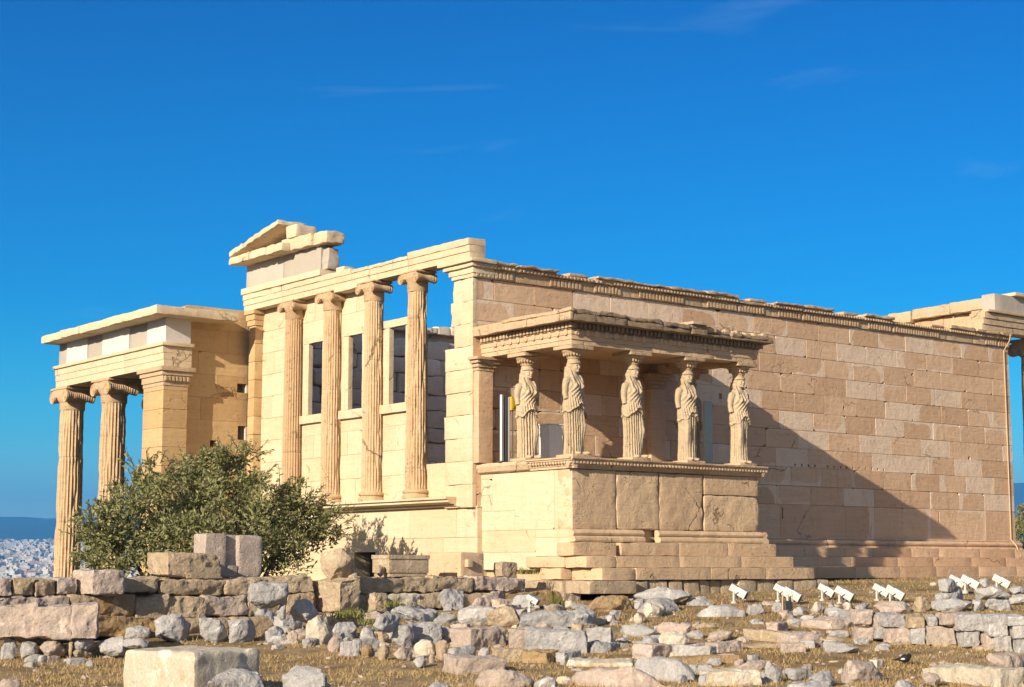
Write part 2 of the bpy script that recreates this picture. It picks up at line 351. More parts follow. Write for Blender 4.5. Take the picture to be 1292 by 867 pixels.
# ------------------------------------------------------------------ temple
V=Vector
EX,EN,EW,ES,NN=V((1,0,0)),V((0,1,0)),V((-1,0,0)),V((0,-1,0)),V((0,1,0))
temple=thing('temple',(10,5,-.3),'long ruined marble temple with tall plain side wall, columned front and porch','temple')
def courses(mb,O,A,N,a0,a1,z0,z1,h,ln,jit=.12,chip=.0,old=None,stag=True,holes=(),**k):
    n=max(1,round((z1-z0)/h)); hh=(z1-z0)/n
    for c in range(n):
        za,zb=z0+c*hh,z0+(c+1)*hh
        a=a0; first=True
        while a<a1-.02:
            l=ln*(1+random.uniform(-jit,jit))
            if first and stag and c%2: l*=.5
            first=False
            b=a+l
            if a1-b<ln*.35: b=a1
            cells=[(a,b,za,zb)]
            for (h0,h1,hz0,hz1) in holes:
                nc=[]
                for (p,q,r,s) in cells:
                    if q<=h0 or p>=h1 or s<=hz0 or r>=hz1: nc.append((p,q,r,s)); continue
                    if p<h0-.01: nc.append((p,h0,r,s))
                    if q>h1+.01: nc.append((h1,q,r,s))
                    if r<hz0-.01: nc.append((max(p,h0),min(q,h1),r,hz0))
                    if s>hz1+.01: nc.append((max(p,h0),min(q,h1),hz1,s))
                cells=nc
            o=old() if old else None
            if len(cells)==1 and cells[0]==(a,b,za,zb): mb.block(O,A,N,a,b,za,zb,chip=chip,old=o,**k)
            else:
                par=(((a+b)/2,(za+zb)/2),((b-a)/2,(zb-za)/2),(random.uniform(-.1,.1),0),random.random(),0.0)
                for (p,q,r,s) in cells: mb.block(O,A,N,p,q,r,s,old=o,par=par,**{**k,'gap':.0004,'bev':.0008})
            a=b
# --- south wall
XL=21.17
mb=MB()
oldf=lambda: random.choice([-.9]*8+[-.10]*9+[-.05]*2+[.9]*6)
smallholes=[(11.1+.27*i,11.16+.27*i,2.72,2.79) for i in range(15) if i not in (4,)]
misc=[(10.55,10.61,1.26,1.57),(17.36,17.42,1.28,1.60),(3.4,3.55,3.6,3.78),(7.3,7.42,4.05,4.2),(16.3,16.4,5.6,5.67),(18.9,19.02,3.2,3.3),(13.2,13.27,4.42,4.52),(9.0,9.1,3.9,4.0),(8.2,8.33,4.4,4.55),(12.1,12.15,5.1,5.18)]
courses(mb,V((0,0,0)),EX,ES,0,XL,1.66,6.81,.515,1.31,jit=.06,chip=.22,gap=.004,old=oldf,holes=smallholes+misc)
courses(mb,V((0,0,0)),EX,ES,.13,XL,.74,1.66,.92,1.32,jit=.05,chip=.12,old=lambda: random.choice([-.9,-.9,-.12]),holes=misc)
mb.attr(.2,(0,0,0),(9,9,0)); mb.box(.14,XL-.03,.105,.6,.5,6.80);
# joint backing, set behind the block faces (leaves the putlog holes open above it)
south=mb.build('south_wall',M['marble_south'],temple,sharp=25)
mb=MB()                                            # lotus band, egg and dart, weathered crown
x=0.0
for i in range(17):
    l=XL/16.3*random.uniform(.93,1.07); x1=min(XL,x+l)
    if x>=XL-.05: break
    lost=random.random()<.3 and 0<i<14
    mb.attr(random.random())
    mb.rbox(x,x1-.008,-.05,.45,6.812,7.045,seg=.12,amp=.008,r=.01,wear=.03)
    zt=7.13 if lost else 7.16; wr=.18 if lost else .08
    mb.rbox(x,x1-.008,-.13,.4,7.047,zt,seg=.07,amp=.02,r=.02,wear=wr,ns=4)
    if not lost: mb.rbox(x+random.uniform(0,.04),x1-.008-random.uniform(0,.04),-.23+random.uniform(0,.05),.35,7.162,7.25+random.uniform(-.04,.02),seg=.07,amp=.035,r=.04,wear=.16,ns=4)
    elif random.random()<.7: mb.rbox(x+.3*l,x1-.2*l,-.15,.3,7.132,7.21,seg=.1,amp=.02,r=.03,wear=.08)
    k=x+.04
    while k<x1-.06:
        if nz3(k,3,1,.9)>-.33: mb.rbox(k,k+.075,-.082,-.045,6.835,7.02,seg=.06,r=.02,amp=.008)
        if nz3(k,9,4,.8)>-.25: mb.rbox(k+.01,k+.065,-.162,-.125,7.058,7.118,seg=.05,r=.018,amp=.004)
        k+=.115
    x=x1
crown=mb.build('crown_moulding',M['marble_trim'],south)
mb=MB()
prof=[(.04,.76),(.05,.735),(.03,.72),(.10,.705),(.155,.67),(.165,.635),(.15,.60),(.11,.575),(.10,.56),(.15,.545),(.17,.50),(.17,.48)]
x=6.3
while x<XL+.1:
    x1=min(XL+.16,x+random.uniform(1.8,2.6)); mb.attr(random.random()); mb.sweep([(-.05,.77)]+prof+[(-.05,.48)],(x,0),(x1-.006,0),ES,wear=.12); x=x1
mb.build('base_moulding',M['marble_south'],south)
for (yf,z0,z1,xe) in ((-.36,.235,.497,XL+.32),(-.68,-.03,.232,XL+.64),(-1.0,-.34,-.033,XL+.96)):
    mb=MB(); x=5.2
    while x<xe-.05:
        x1=x+random.uniform(1.2,2.0)
        if xe-x1<.6: x1=xe
        mb.attr(random.random(),(0,0,0),(9,9,0)); mb.rbox(x+.003,x1-.003,yf,.3,z0,z1,seg=.22,r=.012,amp=.0022,wear=.012); x=x1
    mb.build('step',M['marble_south'],temple)
mb=MB(); mb.tube([(20.88,-.3,7.2),(20.88,-.26,7.0),(20.88,-.035,6.7),(20.885,-.03,4),(20.88,-.03,.8),(20.88,-.2,.62),(20.88,-.37,.3)],[.017]*7,6); mb.build('lightning_cable',M['copper_cable'],temple)
# --- west lower wall
mb=MB(); Ow=V((.1,0,0))
WH=[(4.22,5.2,-1.6,.34),(5.62,5.68,-.2,.1)]
courses(mb,Ow,EN,EW,-.05,10.4,-3.0,1.39,.73,1.75,jit=.3,chip=.06,holes=WH,t=.5,jit_=0) if False else courses(mb,Ow,EN,EW,-.05,10.4,-3.0,1.39,.73,1.75,jit=.3,chip=.05,holes=WH,t=.5,bev=.006,gap=.003)
mb.attr(.4); mb.box(.45,.8,.2,4.1,-3,1.38); mb.box(.45,.8,5.3,10.3,-3,1.38)
westlow=mb.build('basement_wall',M['marble_west'],temple,sharp=25)
mb=MB(); mb.box(.72,.8,3.9,5.5,-3,.6); mb.rbox(.3,.5,4.62,4.72,-1.6,.34,amp=.01); mb.build('doorway_shade_panel',M['dark'],westlow)  # near-black panel behind the opening: the doorway's inner shade is put into its colour
mb=MB()
prof=[(-.05,1.62),(.44,1.615),(.44,1.56),(.36,1.54),(.37,1.49),(.30,1.455),(.17,1.44),(.17,1.405),(.06,1.385),(-.05,1.38)]
yy=.62
for yb in (2.6,4.7,6.6,8.6,10.45): mb.attr(random.random()); mb.sweep(prof,(.1,yy),(.1,yb-.004),EW,wear=.05,amp=.004); yy=yb
mb.rbox(-.02,.2,.50,.86,1.36,1.66,seg=.05,r=.12,amp=.05,ns=5)
mb.build('ledge_moulding',M['marble_west'],westlow)
# --- west columns
def fluted(mb,cx,cy,z0,z1,r0,r1,nfl=24,depth=.10,drums=(),worn=.012,rings=42,per=5):
    zs=[z0+(z1-z0)*i/rings for i in range(rings+1)]
    for d in drums: zs += [d-.012,d-.004,d+.004,d+.012]
    zs=sorted(set(zs)); m=nfl*per; vs=[];fs=[]
    for z in zs:
        t=(z-z0)/(z1-z0); r=r0+(r1-r0)*(t*.75+.25*t*t)
        nd=sum(1 for d in drums if z>d); dx=(hash((nd,round(cx*10),round(cy*10)))%100/100-.5)*.02*(1 if nd else 0)
        g=1.0
        for d in drums:
            if abs(z-d)<.006: g=.965
        end=min(1,(z-z0)/.10,(z1-z)/.10); end=max(0,end)**.5
        for k in range(m):
            a=2*math.pi*k/m; ph=(k%per)/per; fl=math.sin(math.pi*ph)**.8 if ph>0 else 0
            w=max(0,noise.noise(V((math.cos(a)*1.2+cx,math.sin(a)*1.2+cy,z*1.1))*1.7)-.05)
            w2=max(0,noise.noise(V((math.cos(a)*3+cx*3,math.sin(a)*3,z*4)))-.25)
            rr=r*g*(1-depth*fl*end*(1-.7*min(1,w*1.5)))-worn*w*3-worn*w2*2
            vs.append((cx+dx+rr*math.cos(a),cy+rr*math.sin(a),z))
    for i in range(len(zs)-1):
        for k in range(m):
            a=i*m+k;b=i*m+(k+1)%m; fs.append((a,b,b+m,a+m))
    fs.append(tuple(range(m-1,-1,-1))); fs.append(tuple((len(zs)-1)*m+k for k in range(m)))
    mb.add(vs,fs)
def ionic(mb,cx,cy,z0,z1,r,half,worn=.012):
    """volutes face west and east, bolsters run along x"""
    h=z1-z0; vr=h*.40; vz=z0+vr*.92; L=r*1.16
    mb.lathe([(r*.98,z0),(r*1.04,z0+h*.10),(r*1.20,z0+h*.34),(r*1.22,z0+h*.46),(r*1.0,z0+h*.5)],cx,cy,28,amp=.01)
    for s in (-1,1):
        yc=cy+s*(half-vr)
        prof=[(0.001,cx-L-.02),(vr*.30,cx-L-.02),(vr*.34,cx-L),(vr*.46,cx-L),(vr*.50,cx-L-.012),(vr*.66,cx-L-.012),(vr*.70,cx-L+.006),(vr*.82,cx-L+.006),(vr*.86,cx-L-.008),(vr,cx-L-.008),(vr,cx-L+.05)]
        for i in range(1,12):
            t=i/12; x=cx-L+.05+(2*L-.1)*t; w=1-.30*math.sin(math.pi*t)
            prof += [(vr*w*.90,x-.022),(vr*w,x-.008),(vr*w,x+.008),(vr*w*.9,x+.022)]
        prof += [(vr,cx+L-.05),(vr,cx+L),(.001,cx+L)]
        mb.lathe(prof,yc,vz,22,axis='x',amp=worn)
    mb.rbox(cx-L*.98,cx+L*.98,cy-half+vr*.9,cy+half-vr*.9,vz,z0+h*.86,seg=.1,r=.02,amp=worn)
    mb.rbox(cx-L*1.03,cx+L*1.03,cy-half*.93,cy+half*.93,z0+h*.84,z1,seg=.1,r=.03,amp=worn,wear=.04)
COLY=[8.20,6.23,4.25,2.30]
for i,cy in enumerate(COLY):
    mb=MB(); mb.attr(random.random())
    dr=[(3.05,),(4.6,),(5.2,),(6.05,4.32)][i]
    fluted(mb,0,cy,1.84,6.74,.285,.245,nfl=24,drums=dr,worn=[.006,.022,.028,.034][i])
    mb.lathe([(.25,6.735),(.262,6.75),(.262,6.99),(.27,7.0)],0,cy,32,amp=.006)
    c=mb.build('column',M['marble_column'],temple,sharp=50)
    mb=MB(); mb.lathe([(.345,1.60),(.36,1.64),(.36,1.67),(.34,1.70),(.315,1.725),(.315,1.745),(.345,1.76),(.35,1.79),(.335,1.82),(.30,1.842)],0,cy,40,amp=.012); mb.build('base',M['marble_column'],c)
    mb=MB(); ionic(mb,0,cy,6.95,7.238,.255,.44,worn=[.008,.016,.02,.012][i]); mb.build('capital',M['marble_trim'] if i>3 else M['marble_column'],c)
# --- screen walls between the columns, with windows
Os=V((.15,0,0))
def screen(y0,y1,ztop,win=None):
    mb=MB(); courses(mb,Os,EN,EW,y0,y1,1.62,ztop,.62,1.2,jit=.2,chip=.05,holes=[win] if win else [],t=.13,bev=.005,gap=.003)
    mb.attr(.4); (mb.box(.262,.30,y0+.01,y1-.01,1.64,ztop-.01) if not win else None)
    return mb.build('screen_wall',M['marble_west'],temple,sharp=25)
def frame(wall,y0,y1):
    mb=MB(); mb.rbox(.08,.22,y1+.005,y1+.20,4.052,6.0,seg=.2,r=.012,amp=.008,wear=.03); mb.rbox(.08,.22,y0-.20,y0-.005,4.052,6.0,seg=.2,r=.012,amp=.008,wear=.03)
    mb.rbox(.07,.24,y0-.28,y1+.28,6.004,6.20,seg=.2,r=.015,amp=.01,wear=.03); mb.rbox(.04,.26,y0-.4,y1+.42,3.82,4.046,seg=.2,r=.015,amp=.008,wear=.03)
    mb.build('window_frame',M['marble_west'],wall)
screen(8.22,10.2,7.24)
for (a,b,w0,w1) in ((6.25,8.18,6.87,7.56),(4.27,6.21,4.92,5.56)):
    w=screen(a,b,7.24,(w0-.2,w1+.2,3.85,6.2)); frame(w,w0,w1)
w=screen(2.32,4.23,6.0,(2.92,3.85,3.85,6.2)); frame(w,2.94,3.65)
screen(1.05,2.28,2.46)
# --- corner antae
mb=MB(); z=1.35
ext=[1.12,1.10,1.10,1.14,1.08,1.10,1.12,.76,.86,.80]
for i in range(10):
    z1=6.81 if i==9 else z+.546
    mb.attr(random.random()); mb.rbox(-.002,.62,.11,ext[i],z+.002,z1-.002,seg=.11,r=.012,amp=.009 if i<7 else .045,wear=.09,ns=3.5); mb.rbox(-.012,.105,-.004,.105,z+.002,z1-.002,seg=.12,r=.008,amp=.004,wear=.02); z=z1
anta=mb.build('corner_pier',M['marble_west'],temple)
mb=MB()
mb.rbox(-.05,.6,-.06,.82,6.812,6.90,seg=.1,r=.02,amp=.012,wear=.05);mb.rbox(-.08,.6,-.09,.93,6.902,7.05,seg=.1,r=.03,amp=.014,wear=.06)
mb.rbox(-.14,.6,-.15,1.06,7.052,7.15,seg=.1,r=.03,amp=.014,wear=.06);mb.rbox(-.22,.55,-.235,1.2,7.152,7.246,seg=.1,r=.03,amp=.014,wear=.05)
mb.build('capital',M['marble_west'],anta)
mb=MB(); z=1.6
for i in range(10):
    mb.attr(random.random()); mb.rbox(-.1,.34,10.2,10.55,z+.002,z+.518,seg=.12,r=.012,amp=.006,wear=.05); z+=.52
anta2=mb.build('corner_pier',M['marble_gold'],temple)
mb=MB(); mb.rbox(-.14,.36,10.17,10.6,6.80,6.95,seg=.08,r=.02,amp=.008);mb.rbox(-.17,.36,10.15,10.64,6.952,7.12,seg=.08,r=.03,amp=.01);mb.rbox(-.22,.36,10.1,10.68,7.122,7.236,seg=.08,r=.03,amp=.01); mb.build('capital',M['marble_gold'],anta2)
# --- west entablature
mb=MB()
for (a,b,zt,wr) in ((8.62,10.76,7.72,.02),(5.05,8.61,7.72,.02),(2.46,5.04,7.66,.09),(-.09,2.45,7.735,.03)):
    mb.attr(random.random())
    mb.rbox(-.17,.30,a+.003,b-.003,7.248,7.405,seg=.14,r=.01,amp=.006,wear=.02); mb.rbox(-.195,.30,a+.003,b-.003,7.407,7.565,seg=.14,r=.01,amp=.006,wear=.02)
    mb.rbox(-.22,.30,a+.003,b-.003,7.567,zt,seg=.09,r=.015,amp=.018,wear=wr+.06,ns=4)
mb.attr(.3); mb.rbox(-.27,.3,6.5,10.8,7.724,7.90,seg=.15,r=.03,amp=.012,wear=.03); mb.rbox(-.1,.2,5.55,5.95,7.725,7.86,seg=.08,r=.04,amp=.03)
mb.rbox(-.21,.2,4.75,6.0,7.16,7.30,seg=.08,r=.06,amp=.04)
arch=mb.build('architrave',M['marble_west'],temple)
mb=MB()
for a,b in ((8.75,10.86),(6.78,8.74)): mb.attr(random.random()); mb.rbox(-.06,.32,a+.004,b-.004,7.905,8.60,seg=.2,r=.01,amp=.008,wear=.03)
mb.rbox(-.02,.30,6.45,6.776,7.905,8.5,seg=.08,r=.05,amp=.06)
mb.build('frieze',M['grey_frieze'],temple)
mb=MB(); mb.attr(.4)
for a,b in ((9.9,11.02),(8.95,9.895),(8.05,8.945)): mb.attr(random.random()); mb.rbox(-.55,.4,a+.004,b,8.604,8.84,seg=.08,r=.03,amp=.03,wear=.16,ns=4)
mb.rbox(-.30,.38,6.95,8.04,8.604,8.95,seg=.07,r=.03,amp=.03,wear=.10,ns=4); mb.rbox(-.22,.36,6.25,6.945,8.604,8.93,seg=.06,r=.03,amp=.035,wear=.10,ns=4)
# tympanum and raking cornice
for k in range(9):
    y=8.02+k*.29; zt=9.30-(y-8.02)*.165; 
    mb.attr(.5); mb.rbox(-.06,.32,y,y+.287,8.842,max(8.9,zt-.14),seg=.12,r=.01,amp=.008)
ang=math.atan2(.50,2.65); R=Matrix.Translation(V((0,11.0,8.86)))@Matrix.Rotation(ang,4,'X')
for a,b in ((-2.80,-1.75),(-1.745,-.8),(-.795,.02)):
    Rm=Matrix.Translation(V((0,11.0,8.845)))@Matrix.Rotation(-ang,4,'X'); mb.attr(random.random()); mb.rbox(-.56,.40,a,b-.004,0,.15,seg=.08,r=.03,amp=.03,wear=.12,M=Rm,ns=4)
mb.rbox(-.30,.36,7.72,8.25,8.962,9.33,seg=.09,r=.06,amp=.03,wear=.1)
mb.build('pediment',M['marble_west'],temple)
# --- rough inner face of the north wall and the east wall
mb=MB(); z=-3.0
while z<6.9:
    h=random.uniform(.42,.6); x=.6
    while x<20.8:
        l=random.uniform(.7,1.9); mb.attr(random.random()); rough=random.random()**2
        zt=min(7.2,z+h)
        mb.rbox(x+.01,min(20.9,x+l)-.01,10.4+random.uniform(-.10,.06),10.72,z+.004,zt-.002,seg=.12,r=.05+.10*rough,amp=.04+.07*rough,wear=.2,maxn=12); x+=l
    z+=h
x=.6
while x<20.6:
    l=random.uniform(.35,.8); mb.attr(random.random()); mb.rbox(x,x+l,10.35,10.75,7.12,7.28+random.uniform(0,.14),seg=.15,r=.1,amp=.06,maxn=6); x+=l
mb.attr(.5); mb.box(-.05,20.9,10.74,11.0,-3,7.2)
mb.build('north_wall',M['rough_inner'],temple)
mb=MB(); z=-.3
while z<7.2:
    y=.62
    while y<10.4:
        l=random.uniform(1.0,1.6); mb.attr(random.random()); mb.rbox(20.5,21.1,y+.005,min(10.4,y+l)-.005,z+.005,z+.515,seg=.4,r=.02,amp=.01,maxn=6); y+=l
    z+=.52
mb.build('east_wall',M['rough_inner'],temple)
mb=MB()
for a,b,zt in ((.45,2.2,8.05),(2.2,3.7,8.05),(3.7,5.2,7.95),(5.2,7.6,8.0),(7.6,10.4,8.0)): mb.attr(random.random()); mb.rbox(20.85,21.5,a+.004,b-.004,7.30,zt,seg=.18,r=.02,amp=.012,wear=.04)
for a,b,z0,zt,o in ((.35,1.75,8.06,8.42,0),(1.76,3.3,8.06,8.40,.05),(3.31,4.25,7.98,8.35,.0),(4.3,5.2,7.98,8.32,.05),(5.3,8,8.02,8.35,0)): mb.attr(random.random()); mb.rbox(20.55+o,21.7,a+.01,b-.01,z0,zt,seg=.12,r=.05,amp=.03,wear=.12)
for i in range(3): mb.attr(.3); mb.rbox(19.72+.04*i,25,-.10-.03*i,.42,7.27+.19*i,7.455+.19*i,seg=.2,r=.012,amp=.008,wear=.02)
mb.rbox(19.9,25,-.24,.42,7.85,7.925,seg=.2,r=.02,amp=.01,wear=.03)
mb.build('east_entablature',M['marble_trim'],temple)
mb=MB(); mb.rbox(20.5,25,-.04,.45,7.93,8.50,seg=.25,r=.012,amp=.008,wear=.03); mb.build('frieze',M['grey_frieze'],temple)
mb=MB(); mb.rbox(21.4,25,-.2,.6,8.503,8.62,seg=.2,r=.03,amp=.02,wear=.1); mb.build('cornice',M['marble_west'],temple)
mb=MB(); mb.attr(.5); fluted(mb,22.85,.35,.3,6.7,.35,.30); c=mb.build('column',M['marble_column'],temple)
mb=MB(); ionic(mb,22.85,.35,6.72,7.262,.34,.60); mb.build('capital',M['marble_trim'],c)
# --- north porch
X0=-2.8
PC=[(-2.35,17.50),(-2.35,14.52)]
for i,(cx,cy) in enumerate(PC+[(.75,17.5),(3.85,17.5)]):
    mb=MB(); mb.attr(random.random()); fluted(mb,cx,cy,-2.55,4.75,.42,.36,nfl=24,depth=.10,drums=(3.3,1.3,-.6) if i!=1 else (3.75,1.7,-.8),worn=.032)
    mb.lathe([(.365,4.75),(.38,4.77),(.385,4.99),(.40,5.02)],cx,cy,36,amp=.006)
    c=mb.build('column',M['marble_column'],temple,sharp=50)
    mb=MB(); mb.lathe([(.58,-3.0),(.6,-2.9),(.6,-2.85),(.5,-2.75),(.5,-2.7),(.56,-2.65),(.55,-2.58),(.44,-2.54)],cx,cy,36); mb.build('base',M['marble_column'],c)
    mb=MB(); ionic(mb,cx,cy,4.98,5.445,.40,.66,worn=.015); mb.build('capital',M['marble_column'],c)
mb=MB(); z=-3.0
while z<4.9:
    mb.attr(random.random()); mb.rbox(X0,-2.06,10.43,11.66,z+.002,z+.518,seg=.25,r=.012,amp=.006,wear=.03); z+=.52
pier=mb.build('porch_pier',M['marble_gold'],temple)
mb=MB()
for o,z0,z1 in ((.02,4.92,5.02),(.05,5.022,5.2),(.09,5.202,5.32),(.15,5.322,5.445)): mb.attr(.4); mb.rbox(X0-o,-2.04+o,10.43-o,11.66+o,z0,z1,seg=.14,r=.02,amp=.008,wear=.02)
k=X0
while k<-2.1: mb.rbox(k,k+.07,10.33,10.40,5.05,5.18,seg=.05,r=.02,amp=.005); k+=.11
mb.build('capital',M['marble_trim'],pier)
mb=MB(); mb.attr(.4)
for a,b in ((10.45,12.9),(12.9,15.2),(15.2,17.78)):
    mb.attr(random.random())
    for i in range(3): mb.rbox(X0-.018*i,-1.95,a+.003,b-.003,5.45+.19*i,5.638+.19*i,seg=.3,r=.01,amp=.005,wear=.02)
mb.rbox(X0-.10,-1.9,10.37,17.85,6.022,6.125,seg=.25,r=.03,amp=.01,wear=.03)
for i in range(3): mb.rbox(-1.94,-1.6,10.45-.012*i,11.0,5.45+.19*i,5.638+.19*i,seg=.2,r=.01,amp=.006,wear=.02) if False else None
mb.rbox(-1.94,8.6,17.1,17.78,5.45,6.02,seg=.6,r=.02,amp=.01)
mb.build('porch_architrave',M['marble_gold'] if False else M['marble_west'],temple)
mb=MB(); fr=[(10.44,11.60,1),(11.60,12.76,0),(12.76,14.55,1),(14.55,15.6,0),(15.6,17.1,1),(17.1,17.76,0)]
for a,b,nw in fr:
    mb=MB(); mb.attr(random.random())
    if nw: mb.rbox(X0+.03,-2.0,a+.004,b-.004,6.128,6.80,seg=.3,r=.008,amp=.003)
    else: mb.rbox(X0+.07,-2.0,a+.004,b-.004,6.128,6.80,seg=.15,r=.02,amp=.012,wear=.04)
    tag(mb.build('porch_frieze',M['marble_new' if nw else 'grey_frieze'],temple),'new white marble frieze block' if nw else 'old grey weathered frieze block')
mb=MB(); mb.rbox(-1.98,8.6,17.2,17.7,6.128,6.80,seg=.8,r=.02,amp=.01); mb.build('porch_frieze',M['grey_frieze'],temple)
mb=MB()
for a,b,xo in ((9.85,12.9,0),(12.9,15.0,.03),(15.0,16.3,0),(16.3,17.9,.06)): mb.attr(random.random()); mb.rbox(X0-.55+xo,-.8 if a<10 else -1.5,a+.004,b-.004,6.80,7.04,seg=.09,r=.03,amp=.02,wear=.14,ns=4)
mb.attr(.5); mb.rbox(-2.2,8.6,10.8,18.1,6.82,7.02,seg=1,r=.02,amp=.01)
mb.build('porch_cornice',M['marble_west'],temple)
mb=MB(); Op=V((0,10.73,0))
courses(mb,Op,EX,ES,-2.06,-.02,-3.0,7.27,.66,1.15,jit=.2,chip=.08,holes=[(-1.17,-.98,3.28,3.5),(-.35,-.02,4.9,5.16),(-.30,-.02,3.55,3.95)],t=.5,bev=.006,gap=.002)
mb.attr(.3); mb.box(-2.0,-.03,11.1,11.3,-3,7.2)
mb.build('porch_side_wall',M['marble_gold'],temple,sharp=25)
# --- caryatid porch: podium
PX0,PX1,PY=.25,6.16,-3.3
mb=MB()
mb.attr(.5); mb.box(PX0+.15,PX1-.15,PY+.15,-.01,-.4,2.2)
for (a,b,z0,z1,am) in ((PX0,1.54,.80,2.115,.012),(1.55,2.87,.80,2.115,.021),(2.885,4.27,.80,2.115,.024),(4.31,PX1-.02,.80,1.64,.021),(4.31,PX1,1.65,2.115,.006)):
    mb.attr(random.random()); mb.rbox(a+.004,b-.004,PY,PY+.5,z0+.004,z1-.004,seg=.07,r=.02 if am<.02 else .05,amp=am,wear=.12 if am>.02 else .02,ns=3.6,maxn=26)
mb.attr(.4); mb.rbox(PX1-.5,PX1-.004,PY+.5,-.02,.80,2.115,seg=.3,r=.02,amp=.01)
podium=mb.build('podium',M['marble_podium'],temple)
mb=MB(); Oq=V((PX0-.002,0,0))
for (a,b,z0,z1) in ((-3.3,-2.68,.80,2.115),(-2.68,-1.27,.80,2.115),(-1.27,-.42,1.25,2.115),(-1.27,-.9,1.95,2.115),(-.42,.0,1.63,2.0),(-.42,.0,1.25,1.63),(-.42,0,2.0,2.115),(-1.27,.0,.80,1.25),(-3.3,-2.68,.62,.80),(-2.68,-2.03,.62,.80),(-3.3,-2.03,.21,.62),(-2.03,.0,.30,.80),(-2.03,0.0,-.1,.30)):
    if (a,b,z0,z1)==(-1.27,-.9,1.95,2.115): continue
    mb.block(Oq,EN,EW,a,b,z0,z1,t=.14,bev=.005,gap=.0018,jit=.006,chip=.18)
mb.build('podium_facing',M['marble_west'],podium,sharp=25)
mb=MB()
pr2=[(-.04,2.37),(.20,2.365),(.20,2.33),(.165,2.32),(.16,2.29),(.12,2.28),(.12,2.24),(.085,2.225),(.07,2.18),(.05,2.17),(.05,2.125),(-.04,2.12)]
for x0,x1 in ((PX0-.14,2.0),(2.0,4.45),(4.45,PX1+.14)): mb.attr(random.random()); mb.sweep(pr2,(x0,PY),(x1-.004,PY),ES,wear=.12,seg=.06,amp=.006)
mb.sweep(pr2,(PX0,PY-.14),(PX0,-1.9),EW,wear=.08,seg=.08,amp=.006); mb.sweep([(-.04,2.37),(.12,2.36),(.15,2.28),(.10,2.16),(.03,2.12),(-.04,2.12)],(PX0,-1.9),(PX0,0.0),EW,wear=.1,seg=.08,amp=.012)
mb.sweep(pr2,(PX1,PY-.14),(PX1,0),EN.cross(V((0,0,1))),wear=.05)
k=PX0-.1
while k<PX1+.1:
    if nz3(k,1,2,.9)>-.45:
        mb.rbox(k,k+.06,PY-.165,PY-.09,2.225,2.285,seg=.05,r=.02,amp=.004,maxn=3)
    k+=.10
k=PY-.05
while k<-2.0: mb.rbox(PX0-.155,PX0-.09,k,k+.06,2.225,2.285,seg=.05,r=.02,amp=.004,maxn=3); k+=.10
mb.attr(.5); mb.box(PX0+.05,PX1-.05,PY+.05,-.02,2.2,2.372)
mb.build('podium_moulding',M['marble_trim'],podium)
mb=MB()
for x0,x1,w in ((PX0-.05,1.25,.35),(1.25,2.3,.3),(2.75,4.7,.03),(4.7,PX1+.17,.03)):
    mb.attr(random.random()); mb.sweep([(-.05,.80),(.05,.79),(.10,.75),(.12,.71),(.10,.67),(.07,.66),(.09,.645),(.15,.61),(.16,.56),(.14,.52),(-.05,.515)],(x0,PY),(x1-.01,PY),ES,wear=w,seg=.08,amp=.012)
mb.sweep([(-.05,.80),(.08,.76),(.12,.71),(.07,.66),(.15,.60),(.15,.52),(-.05,.515)],(PX1,PY-.16),(PX1,-.1),EX,amp=.004)
for x0,x1,zt in ((PX0-.22,1.3,.50),(1.42,3.2,.505),(3.2,4.8,.512),(4.8,PX1+.28,.512)): mb.attr(random.random()); mb.rbox(x0,x1-.006,PY-.28,PY+.3,.213,zt,seg=.10,r=.03,amp=.02 if x0<3 else .007,wear=.12 if x0<2 else .03)
mb.rbox(PX1-.3,PX1+.28,PY+.3,-.2,.213,.51,seg=.3,r=.02,amp=.008)
mb.build('podium_base_moulding',M['marble_podium'],podium)
STB=[('step',[(.12,1.0,-3.9),(1.0,2.9,-3.9),(2.9,4.9,-3.9),(4.9,6.68,-3.9)],-.048,.208,6.68),('step',[(.31,1.3,-4.2),(1.3,3.6,-4.2),(3.6,5.4,-4.2),(5.4,7.08,-4.2)],-.315,-.052,7.08)]
for nm,bl,z0,z1,xe in STB:
    mb=MB()
    for i,(a,b,y) in enumerate(bl): mb.attr(random.random()); mb.rbox(a+.004,b-.004,y,-3.2,z0,z1,seg=.14,r=.025,amp=.02 if i==0 else .009,wear=.14 if i==0 else .05)
    mb.rbox(xe-.8,xe,-3.2,-1.05,z0,z1,seg=.3,r=.02,amp=.008)
    if z1>0: mb.rbox(.10,.9,-3.2,-1.84,z0,z1,seg=.12,r=.05,amp=.02,wear=.1)
    else: mb.rbox(.02,.9,-3.15,-2.42,z0,z1,seg=.12,r=.07,amp=.03,wear=.12)
    mb.build(nm,M['marble_podium'],temple)
mb=MB()
mb.attr(.2); mb.rbox(-.14,1.22,-4.32,-3.5,-.60,-.325,seg=.1,r=.04,amp=.02,wear=.1); mb.rbox(-.2,.8,-3.49,-2.15,-.62,-.33,seg=.12,r=.06,amp=.03,wear=.1)
x=1.24
while x<7.2:
    l=random.uniform(.35,.9); mb.attr(random.random()); mb.rbox(x+.01,x+l-.01,-4.12+random.uniform(-.06,.05),-3.4,-.9,-.325,seg=.12,r=.08,amp=.04,wear=.1); x+=l
mb.build('foundation_course',M['T'],temple)
